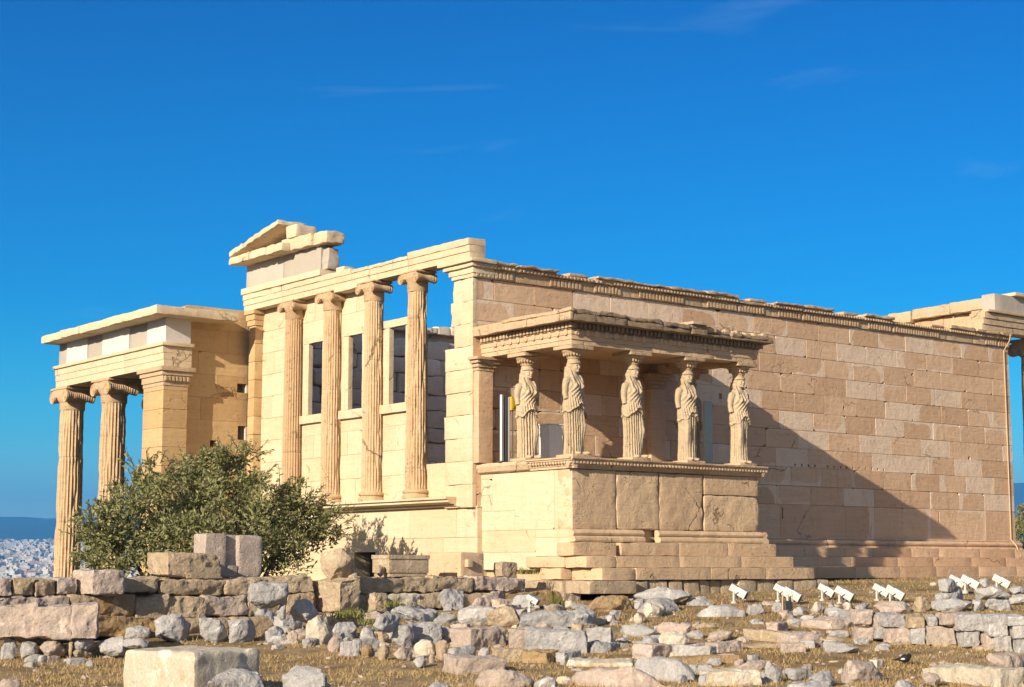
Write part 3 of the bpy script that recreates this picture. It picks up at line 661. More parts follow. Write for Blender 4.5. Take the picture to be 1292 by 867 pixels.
# --- caryatid porch: pier, entablature
mb=MB(); a=at(604,520,'y',-.22); b=at(622,520,'y',-.22)
mb.attr(.6); mb.rbox(a.x,b.x,-.22,-.005,2.375,4.55,seg=.15,r=.02,amp=.012,wear=.05)
pp=mb.build('wall_pier',M['marble_south'],temple)
mb=MB()
for o,z0,z1 in ((.02,4.55,4.63),(.06,4.632,4.72),(.12,4.722,4.80),(.18,4.802,4.875)): mb.rbox(a.x-o,b.x+o,-.22-o,-.004,z0,z1,seg=.08,r=.02,amp=.008,wear=.03)
mb.build('capital',M['marble_trim'],pp)
mb=MB(); mb.attr(.3); mb.rbox(5.55,6.05,-.18,-.005,2.375,4.5,seg=.2,r=.02,amp=.008)
pp=mb.build('wall_pier',M['marble_south'],temple)
mb=MB()
for o,z0,z1 in ((.02,4.5,4.6),(.06,4.602,4.70),(.12,4.702,4.79),(.18,4.792,4.875)): mb.rbox(5.55-o,6.05+o,-.18-o,-.004,z0,z1,seg=.08,r=.02,amp=.008,wear=.03)
mb.build('capital',M['marble_trim'],pp)
mb=MB()
for i in range(3):
    o=.018*i; z0=4.882+.108*i; z1=z0+.106
    for x0,x1 in ((PX0,2.72),(2.72,4.72),(4.72,PX1)): mb.attr(random.random()); mb.rbox(x0-(o if x0==PX0 else 0)+.002,x1+(o if x1==PX1 else 0)-.002,PY-o,PY+.45,z0,z1,seg=.14,r=.008,amp=.005,wear=.02)
    mb.rbox(PX0-o,PX0+.45,PY+.452,-.004,z0,z1,seg=.2,r=.008,amp=.005,wear=.02); mb.rbox(PX1-.45,PX1+o,PY+.452,-.004,z0,z1,seg=.2,r=.008,amp=.005)
k=PX0+.15
while k<PX1-.05:
    if random.random()<.9: mb.lathe([(.075,PY-.035-.022),(.055,PY-.035-.034),(.02,PY-.035-.036)][::-1]+[(.075,PY-.02)],k,5.15,14,axis='y')
    k+=.285
k=PY+.15
while k<-.3: mb.lathe([(.02,PX0-.068),(.055,PX0-.066),(.07,PX0-.056),(.07,PX0-.03)],k,5.15,14,axis='x'); k+=.285
mb.attr(.2); mb.box(PX0+.46,PX1-.46,PY+.46,-.01,5.12,5.45)
ent=mb.build('porch_entablature',M['marble_podium'],temple)
mb=MB()
mb.rbox(PX0-.06,PX1+.06,PY-.06,-.004,5.207,5.235,seg=.3,r=.005,amp=.003)
mb.rbox(PX0-.02,PX1+.02,PY-.02,-.004,5.237,5.36,seg=.5,r=.005,amp=.003)
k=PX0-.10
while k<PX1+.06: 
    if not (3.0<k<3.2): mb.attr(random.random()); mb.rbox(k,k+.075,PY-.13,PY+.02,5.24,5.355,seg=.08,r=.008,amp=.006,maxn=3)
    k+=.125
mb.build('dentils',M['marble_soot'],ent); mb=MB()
k=PY-.12
while k<-.1: mb.rbox(PX0-.12,PX0+.02,k,k+.075,5.24,5.355,seg=.08,r=.008,amp=.006,maxn=3); k+=.125
mb.build('dentils',M['marble_trim'],ent); mb=MB(); k=PY-.12
while k<-.1: mb.rbox(PX1-.02,PX1+.13,k,k+.075,5.24,5.355,seg=.08,r=.008,amp=.006,maxn=3); k+=.125
mb.build('dentils',M['marble_trim'],ent)
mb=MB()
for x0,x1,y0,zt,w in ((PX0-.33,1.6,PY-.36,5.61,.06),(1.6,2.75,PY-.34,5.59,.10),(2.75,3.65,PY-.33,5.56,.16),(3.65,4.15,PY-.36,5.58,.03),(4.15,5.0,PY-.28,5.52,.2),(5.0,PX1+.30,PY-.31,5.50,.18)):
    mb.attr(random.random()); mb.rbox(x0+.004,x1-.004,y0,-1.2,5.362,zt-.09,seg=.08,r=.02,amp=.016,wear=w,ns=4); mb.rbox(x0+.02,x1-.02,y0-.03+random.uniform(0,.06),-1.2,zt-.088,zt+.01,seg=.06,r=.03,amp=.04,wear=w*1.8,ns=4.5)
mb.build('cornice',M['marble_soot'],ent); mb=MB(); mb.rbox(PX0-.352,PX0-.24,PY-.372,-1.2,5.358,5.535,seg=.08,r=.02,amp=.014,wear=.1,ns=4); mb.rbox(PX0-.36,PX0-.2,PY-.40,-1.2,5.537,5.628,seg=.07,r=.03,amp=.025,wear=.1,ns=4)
for y0,y1,o in ((-1.198,-.62,.02),(-.616,-.004,.06)): mb.attr(.4); mb.rbox(PX0-.33+o,PX1+.28,y0,y1,5.362,5.60,seg=.12,r=.03,amp=.02,wear=.1)
mb.rbox(3.62,4.12,PY-.42,PY+.1,5.592,5.66,seg=.1,r=.02,amp=.006)
for i in range(16): 
    x=random.uniform(4.1,6.2); mb.rbox(x,x+random.uniform(.12,.3),PY-.3+random.uniform(-.04,.2),PY+.3,5.47,5.56+random.uniform(0,.06),seg=.06,r=.05,amp=.04,maxn=6)
mb.build('cornice',M['marble_trim'],ent)
# ------------------------------------------------------------------ caryatid statues
def ell(mb,c,r,n=16,m=12,rot=None):
    vs=[];fs=[]
    for j in range(m+1):
        ph=math.pi*j/m
        for i in range(n):
            t=2*math.pi*i/n; p=V((r[0]*math.sin(ph)*math.cos(t),r[1]*math.sin(ph)*math.sin(t),r[2]*math.cos(ph)))
            if rot: p=rot@p
            vs.append(tuple(p+V(c)))
    for j in range(m):
        for i in range(n): a=j*n+i;b=j*n+(i+1)%n; fs.append((a,a+n,b+n,b))
    mb.add(vs,fs)
def figure(sd,mirror,arms):
    """facing -y; sx=+1: straight leg on the figure's own right (west), bent knee east"""
    rnd=random.Random(sd); mb=MB(); sx=-1 if mirror else 1
    prof=[(0,.235,.20),(.05,.24,.205),(.2,.23,.195),(.45,.225,.185),(.7,.225,.185),(.9,.232,.188),(1.0,.24,.195),(1.04,.245,.20),(1.10,.245,.20),(1.18,.235,.195),(1.27,.215,.175),(1.36,.205,.165),(1.46,.215,.172),(1.56,.225,.165),(1.64,.232,.145),(1.70,.225,.12),(1.745,.16,.10),(1.775,.09,.085),(1.80,.075,.08)]
    zs=[p[0] for p in prof]; N=132; vs=[];fs=[]; H=110
    for i in range(H+1):
        z=1.80*i/H; a=interp(z,zs,[p[1] for p in prof]); b=interp(z,zs,[p[2] for p in prof])
        hip=.018*sx*-math.exp(-((z-.95)/.35)**2)                     # weight shifted over the straight leg
        for k in range(N):
            t=2*math.pi*k/N; c,s_=math.cos(t),math.sin(t)
            x,y=a*c,b*s_
            front=max(0,-s_); xl=c*sx                               # xl>0: side of the bent leg
            # overfold hem: an arc, higher in the middle
            hem=.93+.20*math.exp(-(x/.13)**2)*front + .02*math.sin(7*t+sd)
            d=0
            if z<hem:
                leg=math.exp(-((c*sx-.62)/.34)**2)*front             # where the knee presses through the cloth
                fold=abs(math.sin(t*11+.5*math.sin(t*3+sd)))**.7
                amp=.098*(1-.88*min(1,leg*1.5))*smooth(0.0,.03,z+.02)
                if s_>.3: amp*=.6
                d-=amp*(1-fold)-.012
                d-=.014*front
                kz=interp(z,[0,.15,.35,.56,.64,.75,.95,1.1],[-.01,.0,.025,.075,.085,.07,.03,.0]); d+=kz*leg*1.25
                d-=.014
            else:
                u=z-hem
                d+= .030*math.exp(-(u/.03)**2)                      # lip of the overfold
                d+= .016*math.sin(26*t+18*z+sd)*math.exp(-((z-1.1)/.16)**2)*(.4+front)
                d+= .015*math.sin(x*75+9*math.sin(z*7)+sd)*smooth(1.1,1.35,z)*(1-smooth(1.62,1.72,z))*front
                for bx in (-.085,.085): d+=.055*math.exp(-((x-bx)/.060)**2-((z-1.50)/.065)**2)*front
                d-=.012*math.exp(-(x/.05)**2-((z-1.55)/.10)**2)*front
            vs.append((x+d*c+hip, y+d*s_, z))
    for i in range(H):
        for k in range(N): p=i*N+k;q=i*N+(k+1)%N; fs.append((p,q,q+N,p+N))
    fs.append(tuple(range(N-1,-1,-1))); fs.append(tuple(H*N+k for k in range(N))); mb.add(vs,fs)
    # toes, neck, head with features
    ell(mb,(sx*.12,-.225,.035),(.05,.11,.045)); ell(mb,(-sx*.09,-.19,.03),(.05,.09,.04))
    mb.tube([(0,.0,1.70),(0,-.01,1.80),(0,-.02,1.90)],[.085,.072,.075],14)
    ell(mb,(0,-.035,1.945),(.098,.115,.150),20,16)
    ell(mb,(0,-.085,1.87),(.06,.06,.055)); ell(mb,(0,-.137,1.845),(.026,.02,.02))           # jaw, chin
    mb.tube([(0,-.138,1.985),(0,-.158,1.945),(0,-.172,1.918),(0,-.148,1.905)],[.012,.016,.021,.012],8)   # nose
    for s in (-1,1):
        ell(mb,(s*.043,-.130,1.975),(.034,.022,.011)); ell(mb,(s*.04,-.132,1.952),(.021,.016,.010)); ell(mb,(s*.047,-.118,1.915),(.033,.03,.03))
        ell(mb,(s*.016,-.148,1.882),(.022,.014,.008)); ell(mb,(s*.098,-.015,1.94),(.016,.03,.04))
    ell(mb,(0,.02,1.985),(.135,.135,.13)); ell(mb,(0,.07,1.90),(.125,.10,.15))               # hair
    for i in range(11):
        t=math.pi*(1.02+.96*i/10); ell(mb,(.118*math.cos(t),-.02+.115*math.sin(t),2.03),(.03,.03,.03),8,6)   # braid over the brow
    mb.tube([(0,.10,1.95),(0,.14,1.75),(0,.17,1.5),(0,.15,1.38)],[.11,.10,.08,.05],12)
    for s in (-1,1): mb.tube([(s*.10,.02,1.90),(s*.12,-.03,1.80),(s*.13,-.11,1.68),(s*.125,-.15,1.57)],[.03,.03,.027,.018],8)
    # shoulders and broken upper arms
    for s,l in zip((-1,1),arms):
        ell(mb,(s*.205,.0,1.63),(.085,.09,.085))
        if l>0:
            pts=[(s*.22,.0,1.64),(s*.245,.01,1.50),(s*.25,.015,1.36),(s*.245,-.01,1.22)]; k=2+int(l>.6)+int(l>1.2)
            mb.tube(pts[:k+1] if k<4 else pts,[.078,.070,.062,.054][:len(pts[:k+1] if k<4 else pts)],12)
    ell(mb,(0,0,2.07),(.135,.135,.06))
    me=bpy.data.meshes.new('tmp'); me.from_pydata(mb.v,[],mb.f); o=bpy.data.objects.new('tmp',me); COL.objects.link(o)
    m=o.modifiers.new('r','REMESH'); m.mode='VOXEL'; m.voxel_size=.0095
    m2=o.modifiers.new('s','SMOOTH'); m2.factor=.3; m2.iterations=1
    dg=bpy.context.evaluated_depsgraph_get(); ev=o.evaluated_get(dg); me2=bpy.data.meshes.new_from_object(ev); bpy.data.objects.remove(o)
    co=np.empty(len(me2.vertices)*3); me2.vertices.foreach_get('co',co); co=co.reshape(-1,3)
    for i in range(len(co)):
        p=V(co[i]); w=noise.noise_vector(p*9+V((sd*3,0,0)))*.006+noise.noise_vector(p*30+V((sd*3,0,0)))*.0025; co[i]+=w
    me2.vertices.foreach_set('co',co.ravel()); me2.polygons.foreach_set('use_smooth',[True]*len(me2.polygons)); me2.update()
    return me2
CAR=[('caryatid',.58,-1.32,False,(1.0,.7),3,.0,'draped stone maiden statue standing alone behind the front row, beside the white box'),
     ('caryatid',.58,-2.98,False,(.7,.7),11,.0,'draped stone maiden statue standing at the porch corner nearest the camera'),
     ('caryatid',2.36,-2.98,False,(1.3,.4),5,.0,'draped stone maiden statue just right of the corner one, heavy folds and covered arm'),
     ('caryatid',4.10,-2.98,True,(.7,0),8,.0,'armless draped stone maiden statue second from the right end of the front row'),
     ('caryatid',5.86,-2.98,True,(1.0,.5),2,.0,'slender draped stone maiden statue with stub arm at the right end of the porch'),
     ('caryatid',5.86,-1.32,True,(.7,.7),14,.0,'shadowed stone maiden statue at the back, hidden behind the armless one')]
for nm,x,y,mir,arms,sd,rz,lab in CAR:
    L=V((x,y,2.375)); t=thing(nm,L,lab,'statue','caryatids carrying the porch roof')
    me=figure(sd,mir,arms); me.name='body'; me.materials.append(M['caryatid'])
    S=1.015
    for k,nmv in (('rnd','FLOAT'),): 
        a_=me.attributes.new(k,nmv,'POINT'); a_.data.foreach_set('value',[(sd*37%10)/10]*len(me.vertices))
    o=bpy.data.objects.new('body',me); COL.objects.link(o); o.parent=t; o.location=(0,0,.065); o.scale=(S*1.08,S*1.06,S); o.rotation_euler=(0,0,random.Random(sd*5+1).uniform(-.16,.16))
    mb=MB(); mb.attr(.3); mb.rbox(x-.30,x+.30,y-.30,y+.28,2.376,2.445,seg=.1,r=.02,amp=.012,wear=.05); mb.build('plinth',M['marble_trim'],t)
    mb=MB(); zc=2.375+.065+2.08*S
    mb.lathe([(.115,zc-.03),(.135,zc),(.138,zc+.02),(.13,zc+.035),(.15,zc+.05),(.158,zc+.07),(.15,zc+.085),(.18,zc+.11),(.23,zc+.16),(.275,zc+.215),(.28,zc+.235),(.25,zc+.25)],x,y,32,amp=.006)
    for i in range(20):
        a_=2*math.pi*i/20; ell(mb,(x+.215*math.cos(a_),y+.215*math.sin(a_),zc+.155),(.026,.026,.055),8,6)
    mb.rbox(x-.33,x+.33,y-.33,y+.33,zc+.24,4.878,seg=.08,r=.015,amp=.008,wear=.04)
    mb.build('capital',M['marble_trim'],t)
# ------------------------------------------------------------------ things standing in the porch
Lb=V((1.55,-1.2,2.375)); t=thing('equipment_box',Lb,'plain white rectangular box standing on the porch floor between two statues','box')
mb=MB(); mb.rbox(1.34,1.76,-1.2,-.82,2.40,3.28,seg=.5,r=.012,amp=0); mb.build('housing',M['white_board'],t)
mb=MB(); mb.rbox(1.32,1.78,-1.22,-.80,3.282,3.31,seg=.5,r=.008,amp=0); mb.build('lid',M['white_board'],t)
mb=MB(); mb.rbox(1.36,1.74,-1.18,-.84,2.375,2.398,seg=.5,r=.004,amp=0); mb.build('base',M['grey_metal'],t)
p=at(633,582,'y',-.9); Lp=V((p.x,-.9,2.375)); t=thing('metal_post',Lp,'shiny steel tube with dark channel standing left of the first statue','post')
mb=MB(); mb.tube([(p.x,-.9,2.375),(p.x,-.9,3.93)],[.055,.055],16); mb.build('tube',M['steel'],t)
mb=MB(); mb.rbox(p.x+.075,p.x+.15,-.95,-.85,2.38,3.90,seg=.4,r=.006,amp=0,maxn=4); mb.build('cable_channel',M['grey_metal'],t)
mb=MB(); mb.rbox(p.x+.155,p.x+.20,-.96,-.84,2.38,3.88,seg=.4,r=.006,amp=0,maxn=4); mb.build('guide_rail',M['white_paint'],t)
mb=MB(); mb.lathe([(.11,2.376),(.11,2.395),(.06,2.4)],p.x,-.9,16); mb.build('foot_plate',M['grey_metal'],t)
q=at(648,509,'y',-.62); t=thing('control_box',(q.x,-.62,3.6),'small yellow control box fixed behind the steel tube','box')
mb=MB(); mb.rbox(q.x-.09,q.x+.11,-.66,-.50,3.62,3.94,seg=.3,r=.012,amp=0); mb.build('housing',M['yellow_paint'],t)
mb=MB(); mb.rbox(q.x-.07,q.x+.09,-.676,-.664,3.66,3.90,seg=.3,r=.004,amp=0); mb.build('door',M['yellow_paint'],t)
mb=MB(); mb.tube([(q.x,-.58,3.62),(q.x,-.58,2.376)],[.015,.015],8); mb.build('stand_pipe',M['grey_metal'],t)
q=at(894,588,'y',-1.9); t=thing('info_panel',(q.x,-1.9,2.375),'tall narrow pale green panel standing between the two right statues','panel')
mb=MB(); mb.rbox(q.x-.13,q.x+.13,-1.93,-1.87,2.42,4.05,seg=.5,r=.01,amp=0); mb.build('sheet',M['pale_green'],t)
mb=MB(); mb.rbox(q.x-.16,q.x+.16,-2.02,-1.78,2.376,2.418,seg=.3,r=.01,amp=0); mb.build('base',M['grey_metal'],t)
# ------------------------------------------------------------------ ground
def gd(x,y):
    return (V((x,y,0))-CAM).dot(FH)
def ground(x,y):
    d=gd(x,y); z=interp(d,[-60,20,24,27,30,35,42,48,60],[-1.75,-1.68,-1.62,-1.5,-1.25,-.80,-.45,-.33,-.33])
    if x<-.2 or (y>10.9 and x<9): z=z+( -3.0-z)*smooth(-3.35,-2.9,y)*(smooth(0.0,-.4,x) if y<10.9 else 1)
    return z
def gz(x,y):
    return ground(x,y)+.035*nz3(x,y,0,.55)+.02*nz3(x,y,5,1.9)
xs=[]; 
def grid(name,x0,x1,y0,y1,s,fn,mat):
    nx,ny=int((x1-x0)/s),int((y1-y0)/s); vs=[(x0+(x1-x0)*i/nx,y0+(y1-y0)*j/ny,0) for j in range(ny+1) for i in range(nx+1)]
    vs=[(x,y,fn(x,y)) for x,y,_ in vs]; fs=[(j*(nx+1)+i,j*(nx+1)+i+1,(j+1)*(nx+1)+i+1,(j+1)*(nx+1)+i) for j in range(ny) for i in range(nx)]
    me=bpy.data.meshes.new(name); me.from_pydata(vs,[],fs); me.materials.append(mat); me.polygons.foreach_set('use_smooth',[True]*len(fs)); o=bpy.data.objects.new(name,me); COL.objects.link(o); return o
t=NT('dry_ground'); co=t.coord(); a=t.noise(co,.35,5,.6,.5); b=t.noise(co,2.2,7,.7,.3); c=t.noise(co,22,6,.75)
col=t.mix(t.mr(a,.38,.62),(.27,.18,.085),(.40,.30,.17)); col=t.mix(t.mr(b,.46,.62,0,.9),col,(.13,.08,.042)); col=t.mix(t.mr(c,.4,.7,0,.6),col,(.34,.23,.10)); col=t.mix(t.mr(t.noise(co,1.1,4,.6),.60,.70,0,.5),col,(.13,.135,.045))
t.bump(t.ma('ADD',b,t.ma('MULTIPLY',c,.8)),1.0,.05); M['ground']=t.done(col,.95)
RG=(-60,70,-60,60)
g=grid('ground',-34,34,-34,24,.22,gz,M['ground']); tag(g,kind='structure')
def far_z(x,y):
    r=math.hypot(x-8,y+2); az=math.degrees(math.atan2(x-CAM.x,y-CAM.y))
    D=math.hypot(x-CAM.x,y-CAM.y)
    edge=58 if y<15 else 42
    z=-2.2 if r<edge else None
    lowz=interp(D,[70,160,600,1500,3000,5500,7000,8200,9500,12000,20000],[-30,-70,-95,-75,-30,60,85,150,270,290,200])
    ridge=noise.noise(V((az*.22,1,0)))*.35+noise.noise(V((az*.9,2,0)))*.14+noise.noise(V((x*.0011,y*.0011,0)))*.25
    k=smooth(6500,9500,D)
    right=smooth(38,55,az)
    hz=lowz+k*(ridge*70+right*180)
    if z is None: z=hz*smooth(0,60,r-edge)+(-2.2)*(1-smooth(0,60,r-edge))
    # wooded rise beyond the east end
    z+=62*math.exp(-((az-57.5)/4.0)**2)*math.exp(-((D-420)/150)**2)*1.6
    if r<edge: z=min(z,-2.2)
    return z
vs=[];fs=[]; NA=540; rs=[0]+[12*1.085**i for i in range(95)]
for i,r in enumerate(rs):
    for k in range(NA):
        a_=2*math.pi*k/NA; x,y=5+r*math.cos(a_),r*math.sin(a_); vs.append((x,y,0))
vs=[(x,y,far_z(x,y)) for x,y,_ in vs]
for i in range(len(rs)-1):
    for k in range(NA): p=i*NA+k;q=i*NA+(k+1)%NA; fs.append((p,q,q+NA,p+NA))
t=NT('terrain'); tc_=t.coord((.001,.001,.001)); n1=t.noise(tc_,6,8,.7); n2=t.noise(tc_,40,6,.7)
col=t.mix(t.mr(n1,.4,.62),(.03,.036,.022),(.06,.06,.04)); col=t.mix(t.mr(n2,.5,.7,0,.6),col,(.085,.08,.06)); M['terrain']=t.done(col,.95)
me=bpy.data.meshes.new('terrain'); me.from_pydata(vs,[],fs); me.materials.append(M['terrain']); me.polygons.foreach_set('use_smooth',[True]*len(fs)); o=bpy.data.objects.new('terrain',me); COL.objects.link(o); tag(o,kind='structure')
# ------------------------------------------------------------------ far city (one mass of thousands of pale blocks)
t=NT('city_walls'); r=t.at('rnd'); col=t.mix(t.mr(r,0,1),(.36,.35,.34),(.62,.58,.52)); col=t.mix(t.mr(r,.80,.83),col,(.60,.46,.32)); col=t.mix(t.mr(r,.93,.94),col,(.42,.24,.17))
wv=t.coord((1,1,1)); sz=t.n('ShaderNodeSeparateXYZ'); t.l(wv,sz.inputs[0]); fl=t.ma('FRACT',t.ma('MULTIPLY',sz.outputs[2],1/3.2)); fx=t.ma('FRACT',t.ma('MULTIPLY',t.ma('ADD',sz.outputs[0],sz.outputs[1]),1/4.1))
win=t.ma('MULTIPLY',t.ma('GREATER_THAN',fl,.45),t.ma('GREATER_THAN',fx,.5)); M['city']=t.done(t.mix(t.ma('MULTIPLY',win,.55),col,(.14,.15,.17)),.8)
mb=MB(); rng=random.Random(5)
for i in range(9000):
    D=1300+4700*rng.random()**1.15; az=rng.uniform(16.5,30) if rng.random()<.8 else rng.uniform(8,60)
    x=CAM.x+D*math.sin(rad(az)); y=CAM.y+D*math.cos(rad(az)); z=far_z(x,y)
    w=rng.uniform(9,20);l=rng.uniform(9,20);h=rng.choice([9,12,15,18,18,21])*rng.uniform(.8,1.1); th=rng.uniform(0,1.5)
    mb.attr(rng.random()); b0=len(mb.v); mb.box(-w/2,w/2,-l/2,l/2,-8,h)
    if rng.random()<.5: mb.box(-w/5,w/6,-l/5,l/6,h,h+3)
    c_,s_=math.cos(th),math.sin(th)
    for k in range(b0,len(mb.v)): vx,vy,vz=mb.v[k]; mb.v[k]=(x+vx*c_-vy*s_,y+vx*s_+vy*c_,z+vz)
o=mb.build('city',M['city'],None,smooth=False); tag(o,'sunlit mass of small pale city blocks spreading to the foot of the mountain','city',kind='stuff')
# ------------------------------------------------------------------ stones
def hull_mesh(w,tk,h,sd,blocky):
    rg=random.Random(sd); bm=bmesh.new(); n=26
    for i in range(n):
        p=V((rg.gauss(0,1),rg.gauss(0,1),rg.gauss(0,1))).normalized()
        m=max(abs(p.x),abs(p.y),abs(p.z)); q=p/m                      # on the cube
        e=blocky; p=p*(1-e)+q*e; p*=rg.uniform(.80,1.08)
        p.x=max(-1,min(1,p.x));p.y=max(-1,min(1,p.y));p.z=max(-1,min(1,p.z))
        bm.verts.new(p)
    if blocky>.6:
        for sx in (-1,1):
            for sy in (-1,1):
                for sz_ in (-1,1): bm.verts.new((sx*rg.uniform(.80,1),sy*rg.uniform(.82,1),sz_*rg.uniform(.78,1)))
    r=bmesh.ops.convex_hull(bm,input=bm.verts); 
    bmesh.ops.delete(bm,geom=[v for v in bm.verts if not v.link_faces],context='VERTS')
    for v in bm.verts: v.co=V((v.co.x*w/2,v.co.y*tk/2,v.co.z*h/2))
    me=bpy.data.meshes.new('tmp'); bm.to_mesh(me); bm.free()
    o=bpy.data.objects.new('tmp',me); COL.objects.link(o)
    s_=(w*tk*h)**(1/3)
    m=o.modifiers.new('r','REMESH'); m.mode='VOXEL'; m.voxel_size=max(.016,s_/26)
    me2=bpy.data.meshes.new_from_object(o.evaluated_get(bpy.context.evaluated_depsgraph_get())); bpy.data.objects.remove(o)
    n=len(me2.vertices); co=np.empty(n*3); me2.vertices.foreach_get('co',co); co=co.reshape(-1,3); nn=np.empty(n*3); me2.vertices.foreach_get('normal',nn); nn=nn.reshape(-1,3)
    off=V((sd%97*1.7,sd%31*2.3,sd%13)); f=1.7/s_
    for i in range(n):
        p=V(co[i]); q=p*f+off
        a=noise.noise(q)*.05+noise.noise(q*2.6)*.035-abs(noise.noise(q*1.5+V((9,0,0))))*.06-abs(noise.noise(q*4.5))*.035+noise.noise(q*11)*.014
        co[i]+=nn[i]*a*s_
    # keep the measured size
    ex=co.max(0)-co.min(0); c=(co.max(0)+co.min(0))/2; co=(co-c)*(np.array([w,tk,h])/ex)
    me2.vertices.foreach_set('co',co.ravel()); me2.polygons.foreach_set('use_smooth',[True]*len(me2.polygons)); me2.update(); me2.set_sharp_from_angle(angle=rad(36))
    return me2
ZD=[(v,d) for v,d in ((854.0,24.2),(838,26),(820,28),(801,30),(784,32),(769,34),(757.5,36),(742.6,40),(733,44),(727.5,48))][::-1]
def ground_depth(v): return interp(v,[a for a,_ in ZD],[b for _,b in ZD]) if v<854 else max(19.5,24.2-(v-854)*.13)
STONES={}
def stone(u0,v0,u1,v1,mat,label=None,d=None,y=None,blk=.45,rot=None,name='boulder',cat='boulder',group=None,parent=None,tk=None,sink=.0,sd=None):
    sd=sd or int(u0*7+v0*13+u1); rg=random.Random(sd); uc,vb=(u0+u1)/2,v1
    if y is not None: P=at(uc,vb,'y',y); dep=(P-CAM).dot(FW)
    else: dep=d or ground_depth(v1); P=atd(uc,vb,dep)
    if parent is None and y is None and d and v1<862:
        gap=P.z-ground(P.x,P.y)
        if 0<gap<.24: dep=ground_depth(v1); P=atd(uc,vb,dep)      # stand it on the ground it touches in the photo
    run=(parent is not None and y is not None)
    W=(u1-u0)/FPX*dep; H=(v1-v0)/FPX*dep
    yr=(rg.uniform(-.12,.30) if rg.random()<.55 else -YAW+rg.uniform(-.45,.35)) if rot is None else rot
    rel=yr+YAW
    T=tk or min(max(.55*W,H*.9),1.1)*rg.uniform(.85,1.1)
    if tk is None and abs(math.sin(rel))*T>.5*W: T=.5*W/max(.05,abs(math.sin(rel)))
    w=max(.4*W,(W-T*abs(math.sin(rel)))/max(.3,math.cos(rel)))
    if run: w=(at(u1,vb,'y',y).x-at(u0,vb,'y',y).x)*1.03; T=tk or .8
    me=hull_mesh(w,T,H*1.06,sd,blk); me.name=name; me.materials.append(M[mat])
    o=bpy.data.objects.new(name,me); COL.objects.link(o)
    back=(T*abs(math.cos(rel))+w*abs(math.sin(rel)))/2*.75
    c=P+FH*back+V((0,0,H/2-sink)); 
    if run: c=V(((at(u1,vb,'y',y).x+at(u0,vb,'y',y).x)/2,y+T/2,P.z+H/2))
    k=(c-CAM).dot(FW)/dep                      # keeps its seen size now that its middle lies farther back
    o.rotation_euler=(rg.uniform(-.05,.05),rg.uniform(-.05,.05),yr)
    if parent is not None: o.parent=parent; o.location=c-WL[parent.name]
    else:
        for vtx in me.vertices: vtx.co.z+=H*.53
        o.location=c-V((0,0,H*.53)); tag(o,label or DEFL[mat],cat,group or DEFG[mat])
    return o
DEFL={'G':'small rough grey limestone rubble stone lying among the ruins before the temple','P':'small pinkish limestone rubble stone lying among the ruins before the temple','T':'small tan pitted rubble stone lying among the ruins before the temple','M':'small pale weathered marble fragment lying among the ruins before the temple','Y':'small ochre stained rubble stone lying among the ruins before the temple'}
DEFG={'G':'grey rubble stones','P':'pink rubble stones','T':'tan rubble stones','M':'marble fragments','Y':'ochre rubble stones'}
# rear terrace wall: long squared blocks in two courses
rw=thing('terrace_wall',at(320,752,'y',-3.6),'low terrace wall of squared tan blocks running in front of the columned facade','wall')
def wall_run(parent,rows,**k):
    for r in rows: stone(*r[:5],parent=parent,name='stone',**{**k,**(r[5] if len(r)>5 else {})})
YW=dict(y=-3.6,blk=.74,rot=0.0,tk=.9)
wall_run(rw,[(-22,730,18,753,'P'),(16,729,46,753,'T'),(44,730,74,752,'T'),(72,729,100,752,'P'),(148,728,204,751,'T'),(200,730,286,752,'T'),(284,728,342,751,'T'),(328,727,398,750,'T'),(452,728,474,752,'T'),(466,727,556,749,'T',dict(blk=.7)),(546,727,602,748,'T'),(600,727,668,747,'P')],**YW)
wall_run(rw,[(-20,752,36,778,'P'),(30,751,92,778,'P'),(88,751,126,778,'T'),(120,748,174,781,'Y'),(170,750,216,782,'T'),(212,751,262,781,'T'),(258,750,315,780,'P'),(312,750,366,778,'T'),(362,748,398,776,'T'),(452,751,490,775,'T'),(484,748,532,772,'M'),(524,748,580,770,'T'),(576,748,640,770,'T'),(632,746,716,770,'Y'),(712,747,736,770,'P')],**dict(YW,y=-3.72))
wall_run(rw,[(20,776,120,806,'T'),(110,778,205,808,'Y'),(200,778,300,806,'T'),(295,775,400,800,'T'),(395,772,470,795,'T'),(465,770,640,790,'T')],**dict(YW,y=-3.85))
mb=MB(); pa=at(-25,752,'y',-3.3); pb=at(640,752,'y',-3.3); mb.attr(.5); mb.rbox(pa.x-3,pb.x,-3.25,-2.9,-1.6,-.30,seg=.25,r=.05,amp=.05,maxn=60); mb.rbox(pa.x-3,pb.x,-3.4,-3.2,-1.6,-.62,seg=.25,r=.05,amp=.05,maxn=60); mb.build('rubble_core',M['T'],rw)
# left wall of big pink blocks over small grey stones
lw=thing('terrace_wall',atd(60,834,26.5),'rough wall of large pinkish blocks on small grey stones at the left edge','wall')
LD=dict(d=26.6)
wall_run(lw,[(-34,763,50,808,'P',dict(blk=.72,rot=-.62)),(34,764,94,808,'P',dict(blk=.7,rot=-.6)),(72,762,125,807,'P',dict(blk=.72,rot=-.45))],d=26.6,tk=1.0)
wall_run(lw,[(-8,806,23,835,'G'),(21,810,47,832,'G'),(44,804,84,833,'P'),(82,806,92,832,'T'),(88,803,119,822,'G'),(86,819,114,835,'T'),(113,805,160,829,'G'),(150,806,186,819,'G'),(-20,835,27,849,'G'),(29,832,54,842,'G'),(54,832,72,838,'P'),(73,832,88,839,'G')],**LD)
